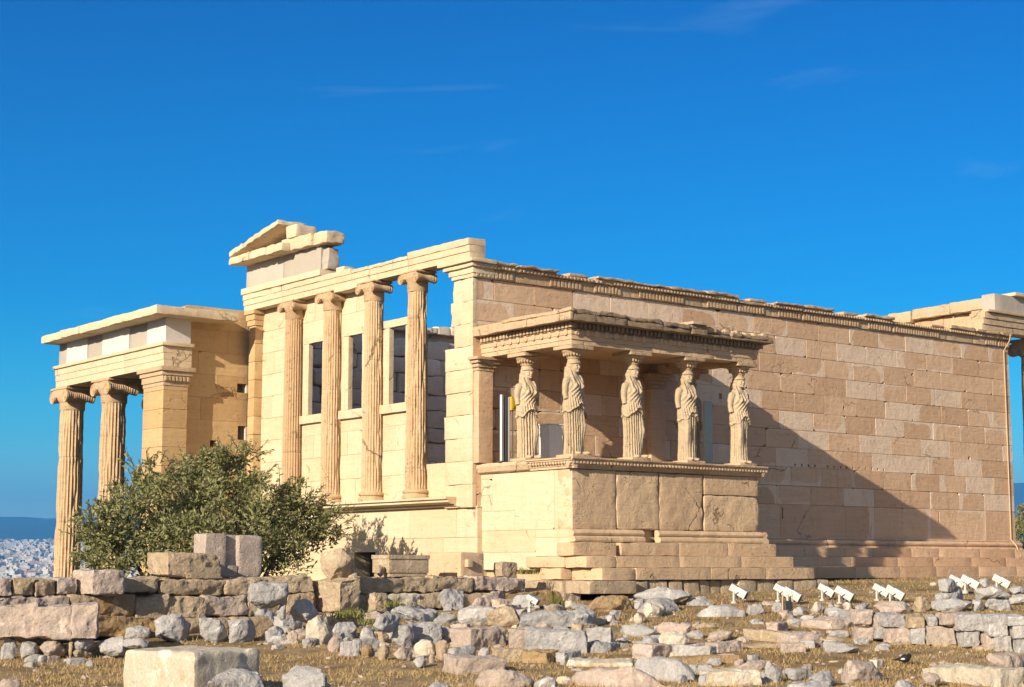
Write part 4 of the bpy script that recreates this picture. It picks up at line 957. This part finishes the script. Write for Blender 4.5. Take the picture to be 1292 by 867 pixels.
# dry low wall at the right
dw=thing('field_wall',atd(1190,815,29.5),'two course dry stone wall of grey and pink stones at the right','wall')
def dd(u): return 28.9-(u-1100)*.0075
for r in [(1078,769,1103,788,'P'),(1100,775,1112,792,'P'),(1107,774,1144,793,'G'),(1143,776,1172,793,'T'),(1169,776,1189,790,'G'),(1186,774,1210,791,'P'),(1207,774,1244,797,'G'),(1242,775,1273,804,'G'),(1271,776,1296,789,'G'),(1277,785,1300,808,'G'),
          (1081,792,1103,811,'P'),(1100,791,1118,807,'G'),(1116,792,1150,813,'P'),(1147,790,1174,812,'G'),(1169,789,1213,814,'P'),(1210,795,1238,819,'G'),(1242,800,1258,821,'P'),(1254,802,1282,824,'G'),(1280,807,1306,827,'G'),(1120,810,1170,820,'T'),(1172,810,1210,822,'T'),(1228,815,1262,826,'T')]:
    stone(*r[:5],parent=dw,name='stone',d=dd((r[0]+r[2])/2),blk=.72,rot=-YAW+random.uniform(-.15,.15),tk=.6)
# blocks and boulders that are things of their own
B=dict(name='stone_block',cat='stone block')
A0=dict(rot=0.0,blk=.9)
def S(u0,v0,u1,v1,mat,label=None,**k): return stone(u0,v0,u1,v1,mat,label,**k)
S(76,719,158,753,'P','broken brown block with slanting pale end, lying at the foot of the left porch column',y=-3.9,blk=.8,rot=.0,tk=.9,**B)
S(170,697,276,731,'T','long low tan block lying on the wall before the bush',y=-3.4,blk=.93,rot=.0,tk=1.0,**B)
S(394,692,455,733,'T','upright rounded boulder on top of the tall square block beside the bush',y=-3.9,blk=.6,rot=.1,tk=.7)
S(393,730,456,774,'T','tall square tan block under a rounded boulder, beside the dark doorway',y=-4.1,blk=.94,rot=.02,tk=.85,**B)
S(433,716,452,732,'T','small stone wedged beside the rounded boulder',y=-3.9,rot=.0)
S(472,713,486,728,'T','small rounded lump left of the grey inscribed block on the wall',y=-3.3)
S(592,711,612,728,'M','pale lump at the corner below the caryatid podium',y=-2.6) if False else None
S(621,709,655,729,'T','small squat tan block on the wall beside the podium steps',y=-3.3,blk=.85,rot=.0,**B)
S(458,748,489,773,'T','small squared stone in front of the tall block and green weeds',y=-4.3,blk=.8,name='stone_block',cat='stone block')
S(304,735,366,768,'G','pale grey boulder, topmost of the grey heap left of centre',d=29.0,blk=.5)
S(285,764,350,793,'G','long grey boulder under the topmost pale one',d=28.8,blk=.55)
S(345,764,364,783,'G',d=29.2)
S(361,757,404,786,'G','grey boulder with dark right side, right of the heap',d=29.6,blk=.55)
S(248,780,284,814,'G','grey boulder with a blue shadow, left of the wide brown one',d=28.0,blk=.6)
S(278,781,328,814,'G','wide smooth brownish grey boulder at the bottom of the heap',d=28.2,blk=.6)
S(186,776,244,814,'G','tall hump shaped grey boulder behind the marble block',d=27.6,blk=.4)
S(153,790,190,810,'G','small grey boulder left of the hump shaped one',d=27.4)
S(326,791,362,810,'G'); S(358,796,377,814,'P'); S(355,786,382,797,'P',d=29)
S(375,778,422,816,'M','large pale boulder with sunlit face left of the stone wall in the middle',blk=.45)
S(414,786,455,808,'G','dark grey boulder against the right of the large pale one',d=28.6,blk=.5)
S(406,773,462,795,'T','flat tan slab behind the large pale boulder',d=30.6,blk=.7)
S(409,804,437,826,'P'); S(426,810,454,830,'G',blk=.7)
S(449,792,477,816,'G'); S(452,814,474,832,'Y'); S(472,813,494,836,'T'); S(494,817,524,836,'P'); S(472,797,494,815,'T',d=27.4); S(463,773,506,799,'G','pointed grey boulder at the left end of the middle heap',d=27.6,blk=.35)
S(484,766,562,792,'G','long low grey ridge of rock behind the pointed boulder',d=30,blk=.4)
S(492,789,523,821,'G','grey boulder with a hollow in its face in the middle heap',d=27.6,blk=.6)
S(519,786,558,816,'G',d=27.8,blk=.6); S(549,791,568,813,'G',d=27.7,blk=.7); S(521,808,548,831,'M'); S(539,825,550,838,'P'); S(519,829,540,843,'G'); S(546,809,566,840,'T',d=26.6,blk=.75)
S(539,744,594,773,'G','rounded grey and pink boulder below the terrace wall',d=31.5,blk=.4)
S(592,746,646,768,'P','pale pink boulder next to the small floodlight',d=32,blk=.45)
S(640,751,682,773,'G','grey boulder under the small floodlight',d=31.2,blk=.5)
S(573,765,636,792,'G','smooth whale backed grey boulder in the middle heap',d=29.8,blk=.35)
S(613,766,658,794,'T','brownish rounded boulder right of the whale backed one',d=29.4,blk=.5)
S(651,771,730,797,'G','long grey boulder with dark jagged right end in the middle heap',d=28.8,blk=.5)
S(545,776,580,790,'G',d=30); S(506,790,520,800,'P',d=29)
S(709,766,762,796,'G','big round brown grey boulder at the right end of the heap top',d=29.8,blk=.45)
S(680,764,716,784,'T',d=31)
S(563,792,644,821,'P','long pink and grey block in the upper row of the middle wall',d=27.4,blk=.72,**B)
S(640,794,668,822,'P','narrow pinkish block between two long ones in the middle wall',d=27.3,blk=.8,**B)
S(662,794,742,825,'G','long pale grey block with shaded right end in the middle wall',d=27.2,blk=.78,**B)
S(738,792,777,818,'G','squared grey stone overhanging a shadow at the right end of the middle wall',d=27.4,blk=.75,**B)
S(728,811,792,837,'G','grey boulder in the shadow under the overhanging stone',d=27.4,blk=.6)
S(557,816,607,840,'G','pale pyramid shaped stone behind the pink flat topped block',d=26.3,blk=.1)
S(600,818,622,836,'G',d=26.5); S(618,819,664,852,'T','pitted tan stone under the narrow pinkish block',d=26.4,blk=.7); S(655,821,706,860,'Y','ochre stained square stone low in the middle wall',d=26,blk=.75); S(698,822,736,842,'G',d=26.2,blk=.7); S(700,834,724,864,'G',d=25.6)
S(552,829,640,865,'P','large pink block with flat grey top in the middle foreground',d=24.4,blk=.82,rot=-.38,tk=.8,**B)
S(598,845,676,882,'P','pink brown boulder at the bottom edge, right of the flat topped block',d=22.6,blk=.4)
S(670,855,708,880,'G',d=22.6)
S(712,833,806,860,'M','long rough pale block with yellow lichen behind the large pink boulder',d=25.4,blk=.75,**B)
S(713,845,842,890,'P','very large flat pink boulder at the bottom edge',d=22.4,blk=.5,tk=1.5)
S(797,833,886,885,'G','large ridged grey boulder right of the very large pink one',d=23.4,blk=.35,tk=1.2)
S(728,752,806,785,'Y','broad rough tan boulder beneath the podium steps',d=33.2,blk=.6)
S(797,741,884,768,'G','flat grey slab on top of the heap before the podium',d=34.2,blk=.6)
S(797,756,868,789,'G','slanted grey rock face below the flat slab',d=33,blk=.55)
S(862,753,905,772,'G',d=34.4); S(878,764,946,795,'G','big smooth grey boulder left of the first floodlight',d=32.2,blk=.45)
S(938,763,967,789,'G',d=32.6); S(962,759,990,780,'P',d=34.4,blk=.6); S(798,774,814,790,'M')
S(786,788,828,807,'G','flat blue grey paving stone in the dry grass',blk=.6,tk=.8); S(826,786,872,807,'P','flat slanted pinkish slab beside the blue grey paving stone',blk=.5,tk=.8); S(864,796,892,808,'G',blk=.6); S(891,796,934,811,'P',blk=.6)
S(794,813,857,834,'P','half shaded pink block in the dry grass',blk=.75,**B); S(846,815,910,833,'G','flat long grey block beside the half shaded pink one',blk=.7,**B); S(888,810,944,826,'P',blk=.7)
S(840,828,947,854,'Y','long orange tinged block behind the bottom row',d=26.0,blk=.75,**B); S(886,846,965,882,'M','rough pale block at the bottom edge right of the ridged boulder',d=22.8,blk=.7,**B)
S(880,852,900,880,'G',d=22.8)
S(1000,766,1026,780,'G'); S(1020,760,1047,778,'P'); S(1043,760,1058,776,'P'); S(1063,760,1079,773,'P'); S(1045,770,1082,786,'G',blk=.6); S(1076,762,1104,774,'G'); 
S(966,785,1000,800,'P','small squared pink stone in the grass before the floodlights',blk=.85,**B); S(950,796,1002,814,'T','flat tan slab in the grass',blk=.8,tk=1.0); S(984,799,1042,826,'P','block tilted to the right with dark pitted end in the grass',d=28.2,blk=.8,rot=-.35,tk=.8,**B); S(940,812,996,834,'T','dark based slab supporting the tilted block',d=28,blk=.75)
S(1010,780,1090,796,'P',blk=.75,tk=.9); S(996,781,1018,792,'G'); S(1036,811,1090,826,'G',blk=.6); S(1044,796,1078,808,'G'); S(1036,807,1070,814,'M',blk=.7); S(1020,796,1046,806,'P')
S(942,836,972,860,'P',d=25.6); S(962,836,994,880,'G','upright grey boulder with pale face at the bottom edge',d=23.2,blk=.5); S(988,844,1030,860,'G'); S(1013,848,1064,868,'G','low flat grey boulder at the bottom edge',blk=.4); S(1050,836,1136,880,'P','big wedge shaped pink boulder with orange stain at the bottom edge',d=23,blk=.35); S(990,861,1060,885,'G',d=22); S(1120,860,1170,880,'G',d=22)
S(1162,850,1194,866,'P'); S(1186,843,1306,895,'M','huge pale pitted slab at the bottom right corner',d=22.6,blk=.85,tk=1.8,rot=-.25,**B); S(1246,825,1310,850,'P','pink grey rounded block behind the huge pale slab',d=25.2,blk=.6,**B)
for r in [(1104,759,1158,777,'P'),(1148,753,1182,774,'T'),(1177,741,1238,764,'G'),(1174,756,1234,775,'G'),(1226,757,1246,774,'G'),(1231,739,1278,760,'G'),(1272,740,1306,754,'G'),(1274,750,1306,764,'G'),(1243,756,1280,773,'G'),(1236,730,1252,742,'G'),(1183,730,1214,747,'G')]:
    S(*r,d=ground_depth(max(r[3],764))-.15,blk=.55)
S(1173,735,1184,741,'M','small white stone in the grass left of the right hand floodlights',d=38)

rq=random.Random(21)
for i in range(255):                              # small loose stones between the named ones
    u=rq.uniform(340,1120) if i<230 else rq.uniform(0,330); v=(rq.uniform(768,826) if u>470 else rq.uniform(776,815)) if i<230 else rq.uniform(826,846)
    if i<230 and u>700 and rq.random()<.42: v=rq.uniform(832,864)
    if i>=230 and u>150: u=rq.uniform(330,560); v=rq.uniform(812,835)
    w=rq.uniform(9,24)*(1.8 if rq.random()<.35 else 1); h=w*rq.uniform(.35,.7)*(.8 if w>24 else 1); m=rq.choice('GGGGPPTM')
    S(u-w/2,v-h,u+w/2,v,m,blk=rq.uniform(.35,.7),sd=i+500,sink=.03)
# dressed blocks with a shape of their own
def placed(mb,name,mat,label,cat='stone block',M4=None):
    o=mb.build(name,M[mat],None,sharp=35); 
    recentre(o)
    if M4 is not None: o.matrix_world=M4@o.matrix_world
    return tag(o,label,cat)
c=atd(245,829,20.8); zt=c.z; th=rad(13)
mb=MB(); mb.rbox(0,1.12,0,1.40,-.8,.06,seg=.04,r=.06,amp=.022,wear=.22,ns=3.4,maxn=40)
R4=Matrix.Translation(c)@Matrix.Rotation(th,4,'Z')
mb.v=[tuple(R4@V(p)) for p in mb.v]
placed(mb,'stone_block','M','large squared white marble block with sunlit left face in the left foreground')
S(243,847,330,885,'G','grey lichen spotted boulder against the right of the white marble block',d=20.2,blk=.6); S(322,844,428,890,'G','jagged pale grey rock at the bottom edge right of the lichen spotted one',d=20.6,blk=.35,tk=1.0)
S(-8,858,24,880,'P','small pink stone in the bottom left corner',d=21)
S(535,862,572,880,'G',d=21.5)
p0=at(243,727,'y',-2.6); p1=at(334,727,'y',-2.6); ztop=at(290,674,'y',-2.6).z; zb=p0.z-.02
x0,x1=p0.x+.26,p1.x-.05; q0=at(283,690,'y',-2.6).x;q1=at(297,690,'y',-2.6).x; zr=at(290,714,'y',-2.6).z
mb=MB(); q0+=.05;q1+=.05; mb.rbox(x0,q0,-2.6,-2.1,zb,ztop,seg=.06,r=.03,amp=.018,wear=.06); mb.rbox(q1,x1,-2.6,-2.1,zb,ztop-.02,seg=.06,r=.06,amp=.03,wear=.15); mb.rbox(q0-.01,q1+.01,-2.59,-2.1,zb,zr,seg=.08,r=.01,amp=.008); mb.rbox(q0-.01,q1+.01,-2.50,-2.1,zr-.02,ztop-.01,seg=.08,r=.01,amp=.008)
placed(mb,'stone_block','P','big squared pale brown block with a rectangular slot cut in its face, beside the bush')
p0=at(236,730,'y',-3.45);p1=at(279,730,'y',-3.45); mb=MB(); mb.rbox(p0.x,p1.x,-3.44,-2.9,p0.z,p0.z+.2,seg=.06,r=.02,amp=.012); mb.rbox(p0.x+.15,p1.x-.08,-3.40,-2.9,p0.z+.201,p0.z+.42,seg=.06,r=.04,amp=.02,wear=.08)
placed(mb,'stone_block','T','stepped block at the right end of the long low tan one')
p0=at(479,727,'y',-3.35);p1=at(541,727,'y',-3.35); zt=at(510,701,'y',-3.35).z; mb=MB(); mb.rbox(p0.x+.22,p1.x,-3.35,-2.75,p0.z+.06,zt,seg=.06,r=.012,amp=.006,wear=.03); mb.rbox(p0.x+.25,p1.x-.02,-3.33,-2.75,p0.z-.02,p0.z+.062,seg=.06,r=.02,amp=.02,wear=.1); mb.rbox(p0.x+.2,p1.x+.015,-3.37,-2.74,zt-.07,zt+.01,seg=.08,r=.01,amp=.004)
placed(mb,'stone_block','T','tan moulded block with a plain band, lying on the wall right of the doorway')
p0=at(581,727,'y',-3.2);p1=at(611,727,'y',-3.2); zt=at(596,697,'y',-3.2).z; mb=MB(); mb.rbox(p0.x,p1.x,-3.2,-2.0,p0.z-.02,zt,seg=.05,r=.05,amp=.01,wear=.05); k=at(590,711,'y',-3.2); mb.rbox(k.x-.07,k.x+.07,-3.30,-3.15,k.z-.08,k.z+.08,seg=.04,r=.02,amp=.008)
placed(mb,'stone_block','marble_podium','squared block with a small square boss on its shaded face, left of the podium')
# ------------------------------------------------------------------ floodlights
def floodlight(u0,v0,u1,v1,d,label,tall=.0,yaw=0.0):
    uc=(u0+u1)/2; P=atd(uc,v1,d); W=(u1-u0)/FPX*d; t=thing('floodlight',P,label,'floodlight','white floodlights aimed at the temple')
    s=W/.54
    ax=(RT*.80-FH*.30).normalized(); ax=(ax*math.cos(rad(30))-V((0,0,1))*math.sin(rad(30))).normalized()
    side=ax.cross(V((0,0,1))).normalized(); up=side.cross(ax).normalized()
    c=P+V((0,0,(v1-v0)/FPX*d*.52))
    R3=Matrix((ax,side,up)).transposed().to_4x4(); Mx=Matrix.Translation(c)@R3@Matrix.Scale(s,4)
    mb=MB(); mb.rbox(-.02,.25,-.17,.17,-.10,.12,seg=.06,r=.03,amp=0,M=Mx); mb.rbox(.235,.262,-.18,.18,-.11,.13,seg=.1,r=.012,amp=0,M=Mx); h=mb.build('housing',M['white_paint'],t,sharp=50)
    mb=MB(); mb.rbox(.258,.268,-.155,.155,-.085,.105,seg=.1,r=.004,amp=0,M=Mx); mb.build('lens',M['lamp_glass'],h)
    mb=MB(); mb.rbox(-.23,-.015,-.12,.12,-.085,.105,seg=.06,r=.035,amp=0,M=Mx)
    for k in range(4): mb.rbox(-.21+.045*k,-.195+.045*k,-.128,.128,-.09,.118,seg=.1,r=.005,amp=0,M=Mx,maxn=3)
    mb.build('rear_cap',M['white_paint'],h)
    mb=MB(); mb.rbox(.02,.16,-.1,.1,-.16,-.098,seg=.08,r=.01,amp=0,M=Mx); mb.build('junction_box',M['grey_metal'],h)
    mb=MB(); cz=c
    for sg in (-1,1): mb.tube([Mx@V((.06,sg*.19,.0)),Mx@V((.02,sg*.20,-.08)),V((c.x,c.y,0))+side*sg*.12*s+V((0,0,P.z+(c.z-P.z)*.35))],[.016*s]*3,6)
    e0=V((c.x,c.y,P.z+(c.z-P.z)*.35)); mb.tube([e0-side*.12*s,e0+side*.12*s],[.016*s]*2,6); mb.build('bracket',M['grey_metal'],t)
    base=c-V((0,0,(c.z-P.z)*.2))-RT*.12*s
    mb=MB(); mb.tube([V((base.x,base.y,P.z-.05)),V((base.x,base.y,c.z-.02))],[.032*s,.032*s],10); mb.lathe([(.08*s,P.z-.05),(.08*s,P.z+.015),(.035*s,P.z+.02)],base.x,base.y,12); mb.build('post',M['white_paint'],t)
    return t
FL=[(919,733,944,760,35.0,'lone white floodlight on the grass right of the flat grey slab'),
    (975,733,999,758,35.4,'white floodlight half hidden behind another, above a dark ballast box'),
    (987,738,1012,762,34.6,'white floodlight in front of a second one, above a dark ballast box'),
    (1031,733,1054,757,35.6,'white floodlight left in the pair above a small pale kerb stone'),
    (1052,737,1078,761,34.8,'white floodlight right in the pair above a small pale kerb stone'),
    (1100,733,1123,757,35.6,'white floodlight left in the pair where the rubble meets the pink block'),
    (1116,736,1142,760,35.0,'white floodlight right in the pair where the rubble meets the pink block'),
    (1196,722,1218,745,37.6,'white floodlight left in the raised pair on the right hand stones'),
    (1211,723,1236,746,37.2,'white floodlight right in the raised pair on the right hand stones'),
    (1251,724,1275,743,37.4,'white floodlight near the right edge, peeping over a grey block'),
    (663,745,681,769,31.0,'small white floodlight among the grey boulders below the podium corner')]
for f in FL: floodlight(*f)
P=atd(993,781,33.2); t=thing('ballast_box',P,'dark grey electrical box on a yellow stone below the floodlight pair','box')
mb=MB(); mb.rbox(P.x-.09,P.x+.09,P.y-.06,P.y+.06,P.z+.06,P.z+.36,seg=.1,r=.012,amp=0); mb.build('housing',M['grey_metal'],t)
mb=MB(); mb.tube([(P.x+.16,P.y,P.z+.55),(P.x+.16,P.y,P.z+.15),(P.x+.12,P.y,P.z+.03)],[.014]*3,6); mb.tube([(P.x-.12,P.y,P.z+.5),(P.x-.12,P.y,P.z+.05)],[.014]*2,6); mb.build('cable',M['copper_cable'],t)
S(976,775,996,785,'Y','small yellowish stone under the dark electrical box',d=33.2,blk=.8,**B)
S(1029,774,1044,784,'M','small pale squared kerb stone under the second pair of floodlights',d=33.4,blk=.92,**B)
# ------------------------------------------------------------------ bush
t=NT('leaves'); r=t.at('rnd'); col=t.mix(r,(.15,.16,.055),(.37,.355,.165)); col=t.mix(t.mr(r,.86,.92),col,(.38,.34,.18)); t.b.inputs['Subsurface Weight'].default_value=0.0
tr=t.n('ShaderNodeBsdfTranslucent'); t.l(col,tr.inputs['Color']); ms=t.n('ShaderNodeMixShader'); ms.inputs[0].default_value=.25; t.done(col,.55); t.l(t.b.outputs[0],ms.inputs[1]); t.l(tr.outputs[0],ms.inputs[2]); t.l(ms.outputs[0],t.out.inputs[0]); M['leaf']=t.m
def leaves(mb,rg,c,rr,n,L,W,bias=None):
    for i in range(n):
        d=V((rg.gauss(0,1),rg.gauss(0,1),rg.gauss(0,1))).normalized(); p=V(c)+d*rr*(rg.random()**.45)
        a=(d*.6+V((rg.gauss(0,.6),rg.gauss(0,.6),rg.gauss(.25,.6)))).normalized(); s_=a.cross(V((rg.gauss(0,1),rg.gauss(0,1),rg.gauss(0,1)))).normalized()
        l=L*rg.uniform(.6,1.3); w=W*rg.uniform(.7,1.2); mb.attr(min(1,max(0,rg.gauss(.45,.22))))
        q=p+a*l*.5+a.cross(s_)*l*.06; mb.add([p,q-s_*w,p+a*l,q+s_*w],[(0,1,2,3)])
def bushy(name,base,lobes,label,cat,L,W,per,ncl,seed,trunkr=.09,sprigs=0):
    rg=random.Random(seed); t=thing(name,base,label,cat); mb=MB(); tw=MB(); b=V(base)
    for i in range(7):
        lo=rg.choice(lobes); e=V(lo[0]); m=b.lerp(e,.5)+V((rg.gauss(0,.2),rg.gauss(0,.2),rg.gauss(0,.2)))
        tw.tube([b+V((rg.gauss(0,.15),rg.gauss(0,.15),-.1)),m,e],[trunkr,trunkr*.6,trunkr*.2],7)
    for (c,r) in lobes:
        c=V(c); k=max(4,int(ncl*r[0]*r[2]))
        for j in range(k):
            d=V((rg.gauss(0,1),rg.gauss(0,1),rg.gauss(0,1))).normalized(); f=rg.uniform(.5,1.12)
            p=c+V((d.x*r[0],d.y*r[1],d.z*r[2]))*f
            if p.z<b.z: continue
            rr=rg.uniform(.12,.34)*min(1.2,r[0]); leaves(mb,rg,p,rr,per,L,W)
            if rg.random()<.3: tw.tube([c,p],[.02,.008],4,caps=False)
    for i in range(sprigs):
        c,r=rg.choice(lobes); d=V((rg.gauss(0,1),rg.gauss(0,1),rg.gauss(.35,.8))).normalized(); p=V(c)+V((d.x*r[0],d.y*r[1],d.z*r[2]))*.92; g=(d*.7+V((rg.gauss(0,.35),rg.gauss(0,.35),.45))).normalized(); ln=rg.uniform(.15,.45)
        tw.tube([p,p+g*ln],[.009,.004],4,caps=False)
        for k in range(int(ln*34)):
            q=p+g*ln*(k+.5)/(ln*34); a=(g*.7+V((rg.gauss(0,.6),rg.gauss(0,.6),rg.gauss(0,.6)))).normalized(); s_=a.orthogonal().normalized(); l=L*rg.uniform(.6,1.1)
            mb.attr(min(1,max(0,rg.gauss(.6,.2)))); mb.add([q,q+a*l*.5-s_*W,q+a*l,q+a*l*.5+s_*W],[(0,1,2,3)])
    mb.build('foliage',M['leaf'],t,smooth=False); tw.build('trunk',M['bark'],t)
    return t
bl=[]
def lobe(u,v,pu,pv,y,dy=1.0):
    c=at(u,v,'y',y); k=(c-CAM).dot(FW)/FPX; bl.append((tuple(c),(pu*k,dy,pv*k)))
for a in [(150,668,42,46,2.4,1.1),(185,640,46,44,2.8,1.2),(235,632,46,50,3.0,1.3),(290,615,42,46,3.0,1.3),(335,640,46,42,2.6,1.2),(372,664,42,32,2.0,1.0),(405,664,26,20,1.6,.8),(300,670,62,44,1.6,1.2),(230,690,70,40,1.6,1.2),(345,698,44,26,1.2,.9),(150,705,44,26,2.0,1.0),(186,600,20,22,3.0,.7),(262,590,26,20,3.2,.8),(302,578,20,15,3.2,.6),(120,668,18,18,2.2,.6),(385,640,16,14,2.0,.5)]: lobe(*a)
base=at(270,735,'y',2.4)
bushy('olive_bush',(base.x,2.4,-2.9),bl,'big grey green olive bush growing in front of the left porch columns','bush',.125,.026,66,60,3,.09,520)
# trees beyond the east end
for (u,v,d,pu,pv,lab) in ((1296,662,95,17,20,'dark green pine tree standing beyond the right end of the temple'),(1330,668,100,22,24,'round pine tree just outside the right edge')):
    c=atd(u,v,d); k=d/FPX; bl=[((c.x,c.y,c.z),(pu*k,.9,pv*k)),((c.x+.4,c.y+.3,c.z-.5),(pu*k*.9,.9,pv*k*.8)),((c.x-.2,c.y,c.z+.6),(pu*k*.6,.7,pv*k*.6))]
    if u<1300: bushy('pine_tree',(c.x,c.y,c.z-4.5),bl,lab,'tree',.16,.03,60,60,9,.2)
p=at(1291,690,'x',24.0); t=thing('marble_fragment',(p.x,p.y,p.z-.4),'white marble fragment showing past the end of the steps at the right edge','marble fragment'); mb=MB(); mb.rbox(p.x-.05,p.x+.9,p.y-.3,p.y+.3,p.z-.45,p.z+.16,seg=.1,r=.1,amp=.04); mb.build('stone',M['marble_new'],t)
# ------------------------------------------------------------------ hooded bird on the grass
P=atd(1142,842,ground_depth(842)+.2); P.z=gz(P.x,P.y)+.012; t=thing('bird',P,'small black and white bird standing on the dry grass at the right','bird')
fx=(RT*.9+FH*.25).normalized()*-1; fx=-fx; sd_=V((-fx.y,fx.x,0)); Mb=Matrix((fx,sd_,V((0,0,1)))).transposed().to_4x4(); Mb=Matrix.Translation(P)@Mb@Matrix.Scale(.52,4)
mb=MB()
mb.tube([Mb@V(q) for q in ((-.34,0,.14),(-.22,0,.15),(-.14,0,.155),(-.06,0,.165),(.03,0,.175),(.09,0,.195),(.125,0,.225),(.155,0,.245),(.185,0,.248),(.205,0,.243))],[.012,.022,.035,.058,.066,.055,.040,.040,.030,.006],14)
body=mb.build('body',M['black_feather'],t,sharp=80)
mb=MB(); mb.tube([Mb@V((-.02,0,.128)),Mb@V((.05,0,.138)),Mb@V((.10,0,.17))],[.03,.045,.028],10); mb.build('belly',M['white_feather'],body)
for s_ in (-1,1):
    mb=MB(); mb.tube([Mb@V((.06,s_*.055,.18)),Mb@V((-.06,s_*.064,.165)),Mb@V((-.20,s_*.03,.15))],[.022,.026,.006],8); mb.build('wing',M['white_feather'],body)
    mb=MB(); mb.tube([Mb@V((0,s_*.025,.12)),Mb@V((-.015,s_*.025,.06)),Mb@V((.0,s_*.025,.005))],[.012,.006,.006],6); mb.tube([Mb@V((-.02,s_*.025,.004)),Mb@V((.045,s_*.025,.004))],[.005,.004],5); mb.build('leg',M['beak'],t)
mb=MB(); mb.tube([Mb@V((.195,0,.248)),Mb@V((.245,0,.238))],[.011,.003],8); mb.build('beak',M['beak'],body)
# ------------------------------------------------------------------ dry stick, weeds, grass, gravel
a,b=atd(940,795,31.0),atd(962,783,31.6); mb=MB(); mb.tube([a,a.lerp(b,.35)+V((0,0,-.03)),a.lerp(b,.7)+V((0,0,-.02)),b],[.03,.032,.028,.018],8); o=mb.build('branch',M['bark'],None); recentre(o); tag(o,'bent dry branch lying along the foot of the big smooth grey boulder','branch')
t=NT('dry_grass'); r=t.at('rnd'); M['grass']=t.done(t.mix(r,(.29,.185,.075),(.52,.38,.18)),.8)
t=NT('green_weeds'); r=t.at('rnd'); M['weed']=t.done(t.mix(r,(.12,.13,.03),(.26,.24,.07)),.7)
rg=random.Random(4)
def blade(mb,x,y,z,h,w,lean=.6):
    a=rg.uniform(0,6.283); dx,dy=math.cos(a),math.sin(a); lx,ly=rg.gauss(0,lean)*h,rg.gauss(0,lean)*h
    mb.attr(min(1,max(0,rg.gauss(.5,.25)))); mb.add([(x-dx*w,y-dy*w,z-.01),(x+dx*w,y+dy*w,z-.01),(x+lx,y+ly,z+h)],[(0,1,2)])
mb=MB(); n=0
while n<48000:
    v=rg.uniform(728,874); u=rg.uniform(-20,1312); d=ground_depth(v) if rg.random()<.75 else rg.uniform(21,48); P=atd(u,v,d); x,y=P.x,P.y
    if (y>-4.3 and x<7.3) or y>-1.1: continue
    if nz3(x,y,2,.9)+.5*nz3(x,y,8,2.6)<-.18: 
        if rg.random()<.93: continue
    blade(mb,x,y,gz(x,y),rg.uniform(.02,.075)*(1.7 if rg.random()<.06 else 1),.006); n+=1
o=mb.build('dry_grass',M['grass'],None,smooth=False); tag(o,'short dry straw coloured grass covering the ground between the stones','grass',kind='stuff')
def weed(u,v,d,n,h,w,label,nm='weed',z=None,y=None):
    P=atd(u,v,d) if y is None else at(u,v,'y',y); t=thing(nm,P,label,'weed'); mb=MB()
    for i in range(n): blade(mb,P.x+rg.gauss(0,w),P.y+rg.gauss(0,w*.5),P.z,h*rg.uniform(.4,1.1),.010,.5)
    mb.build('leaves',M['weed'],t,smooth=False)
weed(440,778,30.6,230,.17,.2,'bright green weeds growing below the tall square block')
weed(467,787,30.2,110,.15,.15,'green weeds trailing right of the bright tuft below the square block')
weed(497,765,31.6,140,.14,.14,'small green weed at the foot of the pale wall blocks')
weed(662,724,36,110,.16,.16,'green tuft in the gap of the podium steps',y=-3.3)
weed(704,765,34,120,.30,.08,'tall thin weed on the ochre stones below the podium corner')
weed(818,728,37,80,.14,.10,'weed rooted on the podium step near the middle',y=-4.1)
weed(925,752,38,260,.14,.6,'green grass strip at the foot of the podium steps behind the lone floodlight')
weed(1000,749,40,260,.14,.6,'green grass strip behind the floodlight pair with the ballast box')
weed(1155,741,41,200,.13,.5,'greenish grass patch right of the middle floodlights')
mb=MB(); 
for i in range(480):
    v=rg.uniform(745,870); u=rg.uniform(0,1292); P=atd(u,v,ground_depth(v)); x,y=P.x,P.y
    if (y>-4.4 and x<7.3) or y>-1.1: continue
    s_=rg.uniform(.015,.05)*(1.6 if rg.random()<.1 else 1); mb.attr(rg.random()); b0=len(mb.v); ell(mb,(x,y,gz(x,y)+s_*.2),(s_*rg.uniform(.8,1.6),s_*rg.uniform(.7,1.2),s_*.6),7,5)
    for k in range(b0,len(mb.v)): q=V(mb.v[k]); mb.v[k]=tuple(q+noise.noise_vector(q*30)*s_*.5)
o=mb.build('gravel',M['P'],None); tag(o,'scattered pale gravel on the dry ground','gravel',kind='stuff')
# ------------------------------------------------------------------ haze of the far city and mountains
t=bpy.data.materials.new('haze'); t.use_nodes=True; nt=t.node_tree; nt.nodes.clear(); ou=nt.nodes.new('ShaderNodeOutputMaterial'); pv=nt.nodes.new('ShaderNodeVolumePrincipled')
pv.inputs['Color'].default_value=(.07,.42,1.0,1); pv.inputs['Density'].default_value=1.35e-4; pv.inputs['Anisotropy'].default_value=0.0
nt.links.new(pv.outputs[0],ou.inputs['Volume'])
HAZE=True
if HAZE:
    mb=MB(); mb.box(-14000,16500,-14500,14500,-140,640); me=bpy.data.meshes.new('haze'); me.from_pydata(mb.v,[],mb.f); me.materials.append(t); o=bpy.data.objects.new('haze',me); COL.objects.link(o); tag(o,kind='stuff')
